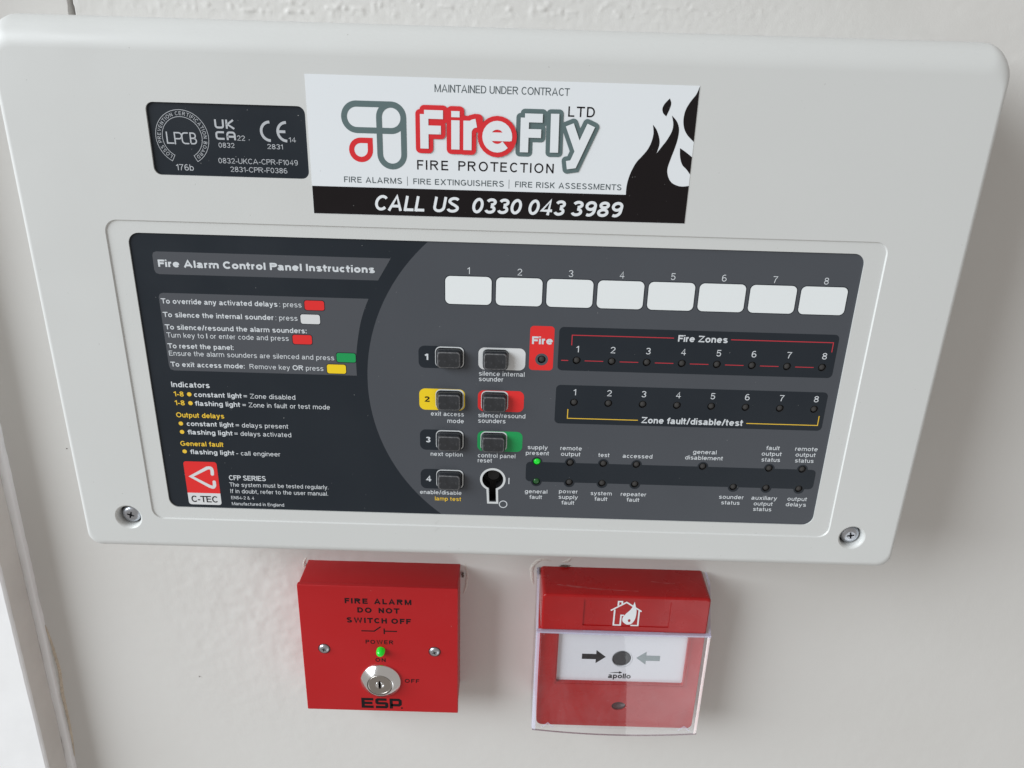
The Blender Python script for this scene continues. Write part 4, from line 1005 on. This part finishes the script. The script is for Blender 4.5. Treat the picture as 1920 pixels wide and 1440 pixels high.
# burning house symbol
HYY = WALL - HD + .44
mb = MB(); wI = .85
for q in ([(65.2, -172.9), (73.4, -167.3), (81.9, -173.1)], [(67.3, -172.2), (67.3, -182.5), (71.0, -182.5), (71.0, -175.9), (72.6, -175.9)], [(80.6, -172.6), (80.6, -182.5), (76.6, -182.5)],
          [(69.0, -169.7), (69.0, -166.9), (71.0, -166.9), (71.0, -168.4)]):
    ribbon(mb, q, wI, HYY)
fire = spline([(77.6, -166.7), (78.5, -170.0), (79.2, -173.5), (78.7, -178.5), (76.8, -181.6), (74.4, -182.0)], 4) + spline([(74.4, -182.0), (72.3, -180.2), (72.0, -177.5), (73.6, -174.8), (76.0, -171.8), (77.0, -169.2), (77.6, -166.7)], 4)[1:-1]
drop = circle(75.7, -179.3, .75, 10, 1.0)
mb.sheet(fire, [drop], HYY - .01)
part("fire_symbol", mb, STICKER, hood)
# white press panel with arrows
PD = 22.0; PY = WALL - PD
mb = MB(); mb.sheet(rrect(36.5, 111.5, -224.6, -187, .4, 2), [circle(74.2, -208.1, 5.4, 36)], PY); mb.skirt(circle(74.2, -208.1, 5.4, 36), PY, PY + 1.0, True, 0, True)
pp = part("press_panel", mb, ELEMENT, cp)
mb = MB(); mb.lathe(74.2, -208.1, [(4.3, PY - .1), (4.7, PY), (4.8, PY + .8), (5.5, PY + .9)], 36); part("press_dot", mb, mat("dot_black", (0.02, 0.021, 0.024), 0.5, var=.35, varscale=500), pp)
mb = MB(); ribbon(mb, E(74.6, -208.3, 5.75, 5.75, 0, 360, 40), .35, PY - .04); part("ring_print", mb, INK_SILVER, pp)
def arrow(x0, x1, xt, z): return [(x0, z - 1.85), (x1, z - 1.85), (x1, z - 4.6), (xt, z), (x1, z + 4.6), (x1, z + 1.85), (x0, z + 1.85)]
mb = MB(); mb.sheet(arrow(51.9, 59.8, 65.3, -207.2), (), PY - .05); part("arrow", mb, INK_BLACK, pp, "black arrow pointing right at the dot")
mb = MB(); mb.sheet(arrow(95.7, 87.9, 82.4, -207.3), (), PY - .05); part("arrow", mb, GLARED_PRINT, pp, "black arrow greyed by painted glare, pointing left at the dot")
lettering(pp, 'apollo', .20, 'k', 67.5, 80.4, -222.2, 3.5, PY - .05)
mb = MB(); mb.sheet(spline([(68.0, -218.4), (71.0, -217.9), (73.6, -217.7)], 4) + [(73.6, -217.0), (75.4, -218.1), (73.4, -219.0), (73.6, -218.3)] + spline([(73.6, -218.3), (71.0, -218.4), (68.0, -218.4)], 4)[1:-1], (), PY - .05)
part("maker_emblem", mb, INK_BLACK, pp)
mb = MB(); mb.lathe(74.9, -240.8, [(1.2, .3), (3.4, .5), (5.4, 1.1)], 24); mb.v = [(x, WALL - BD + y, -240.8 + (z + 240.8) * .78) for x, y, z in mb.v]
part("status_lamp", mb, mat("lamp_smoke", (0.05, 0.012, 0.014), 0.2), cp)
# clear hinged cover, bowed towards the viewer
KX0, KX1 = 25.3, 121.4
KD = 26.6; KT, KB = -187.6, -257.6; TH = 1.5
def bow(x, z):
    u = (x - (KX0 + KX1) / 2) / ((KX1 - KX0) / 2)
    return 2.6 * (1 - u * u) * (0.15 + 0.85 * min(1, (KT - z) / (KT - KB)))
nx, nz = 18, 8
def cover_sheet(off, flip):
    xs_ = [KX0 + 2.2 + (KX1 - KX0 - 4.4) * i / nx for i in range(nx + 1)]; zs_ = [KT + (KB - KT) * j / nz for j in range(nz + 1)]
    vs = [(x, WALL - KD - bow(x, z) + off, z) for z in zs_ for x in xs_]
    fs = []
    for j in range(nz):
        for i in range(nx):
            q = (j * (nx + 1) + i, (j + 1) * (nx + 1) + i, (j + 1) * (nx + 1) + i + 1, j * (nx + 1) + i + 1)
            fs.append(q if not flip else q[::-1])
    return vs, fs
mb = MB(); mb.add(*cover_sheet(0, False), 0, True)
# side walls reach back to the wall and up beside the hood as hinge arms
for X, s_ in ((KX0, -1), (KX1, 1)):
    side = [(WALL - 1.0, -163.5), (WALL - 10, -164.6), (WALL - 15, -172), (WALL - 20, -182), (WALL - KD + 2.2, -187.6), (WALL - KD + 2.2, KB + 1), (WALL - 1.0, KB + 1)]
    mb.add([(X, y, z) for y, z in side] , [tuple(range(7)) if s_ < 0 else tuple(reversed(range(7)))], 0)
mb.add([(KX0 + 1, WALL - KD + 2, KB), (KX1 - 1, WALL - KD + 2, KB), (KX1 - 1, WALL - 1, KB), (KX0 + 1, WALL - 1, KB)], [(0, 1, 2, 3)], 0)
cvr = part("clear_cover", mb, CLEAR, cp)
# rounded front corners and thick top edge, gleam painted milky; bottom edge tinted darker
def corner(X, s_):
    rings = []
    for j in range(nz + 1):
        z = KT + (KB - KT) * j / nz; r_ = 2.2; row = []
        for k in range(6):
            a = math.pi / 2 * k / 5
            row.append((X - s_ * r_ * (1 - math.sin(a)), WALL - KD + r_ * (1 - math.cos(a)) - bow(X - s_ * 2.2, z) * (1 - math.sin(a)), z))
        rings.append(row)
    n = 6; vs = [p for r_ in rings for p in r_]
    fs = [(a * n + k, a * n + k + 1, (a + 1) * n + k + 1, (a + 1) * n + k) for a in range(nz) for k in range(n - 1)]
    return vs, fs
for X, s_ in ((KX0, -1), (KX1, 1)):
    mb = MB(); mb.add(*corner(X, s_), 0, True); part("cover_corner", mb, CLEAR_GLINT if s_ > 0 else CLEAR_EDGE, cvr)
def edge_rail(z, th, depth, y_off):
    xs_ = [KX0 + .4 + (KX1 - KX0 - .8) * i / 24 for i in range(25)]; vs = []
    for x in xs_:
        y = WALL - KD - bow(x, z) + y_off
        vs += [(x, y, z + th / 2), (x, y, z - th / 2), (x, y + depth, z - th / 2), (x, y + depth, z + th / 2)]
    fs = [(4 * i + k, 4 * i + (k + 1) % 4, 4 * i + 4 + (k + 1) % 4, 4 * i + 4 + k) for i in range(24) for k in range(4)]
    fs += [(0, 3, 2, 1), (96, 97, 98, 99)]
    return vs, fs
mb = MB(); mb.add(*edge_rail(KT + .2, 1.0, 2.4, -.1)); part("cover_edge", mb, CLEAR_EDGE, cvr)
mb = MB(); mb.add(*edge_rail(KB, .5, .6, -.05)); part("cover_edge", mb, clear_material("clear_plastic_lip", (0.72, 0.66, 0.70), 0.1, 0.35, (0.35, 0.28, 0.30)), cvr)
for X, s_ in ((KX0, -1), (KX1, 1)):   # edges of the hinge arms
    side = [(WALL - 1.0, -163.5), (WALL - 10, -164.6), (WALL - 15, -172), (WALL - 20, -182), (WALL - KD + 2.2, -187.6)]
    vs = []
    for y, z in side: vs += [(X, y, z), (X - s_ * 1.3, y, z)]
    fs = [(2 * i, 2 * i + 1, 2 * i + 3, 2 * i + 2) for i in range(4)]
    mb = MB(); mb.add(vs, fs); part("hinge_edge", mb, CLEAR_EDGE, cvr)
for x in (34.5, 113.0):   # moulded lift arrows on the lower corners
    mb = MB(); ribbon(mb, [(x - 3.4, -254.4), (x, -251.2), (x + 3.4, -254.4)], .7, WALL - KD - bow(x, -253) - .15); part("lift_arrow", mb, CLEAR_EDGE, cvr)
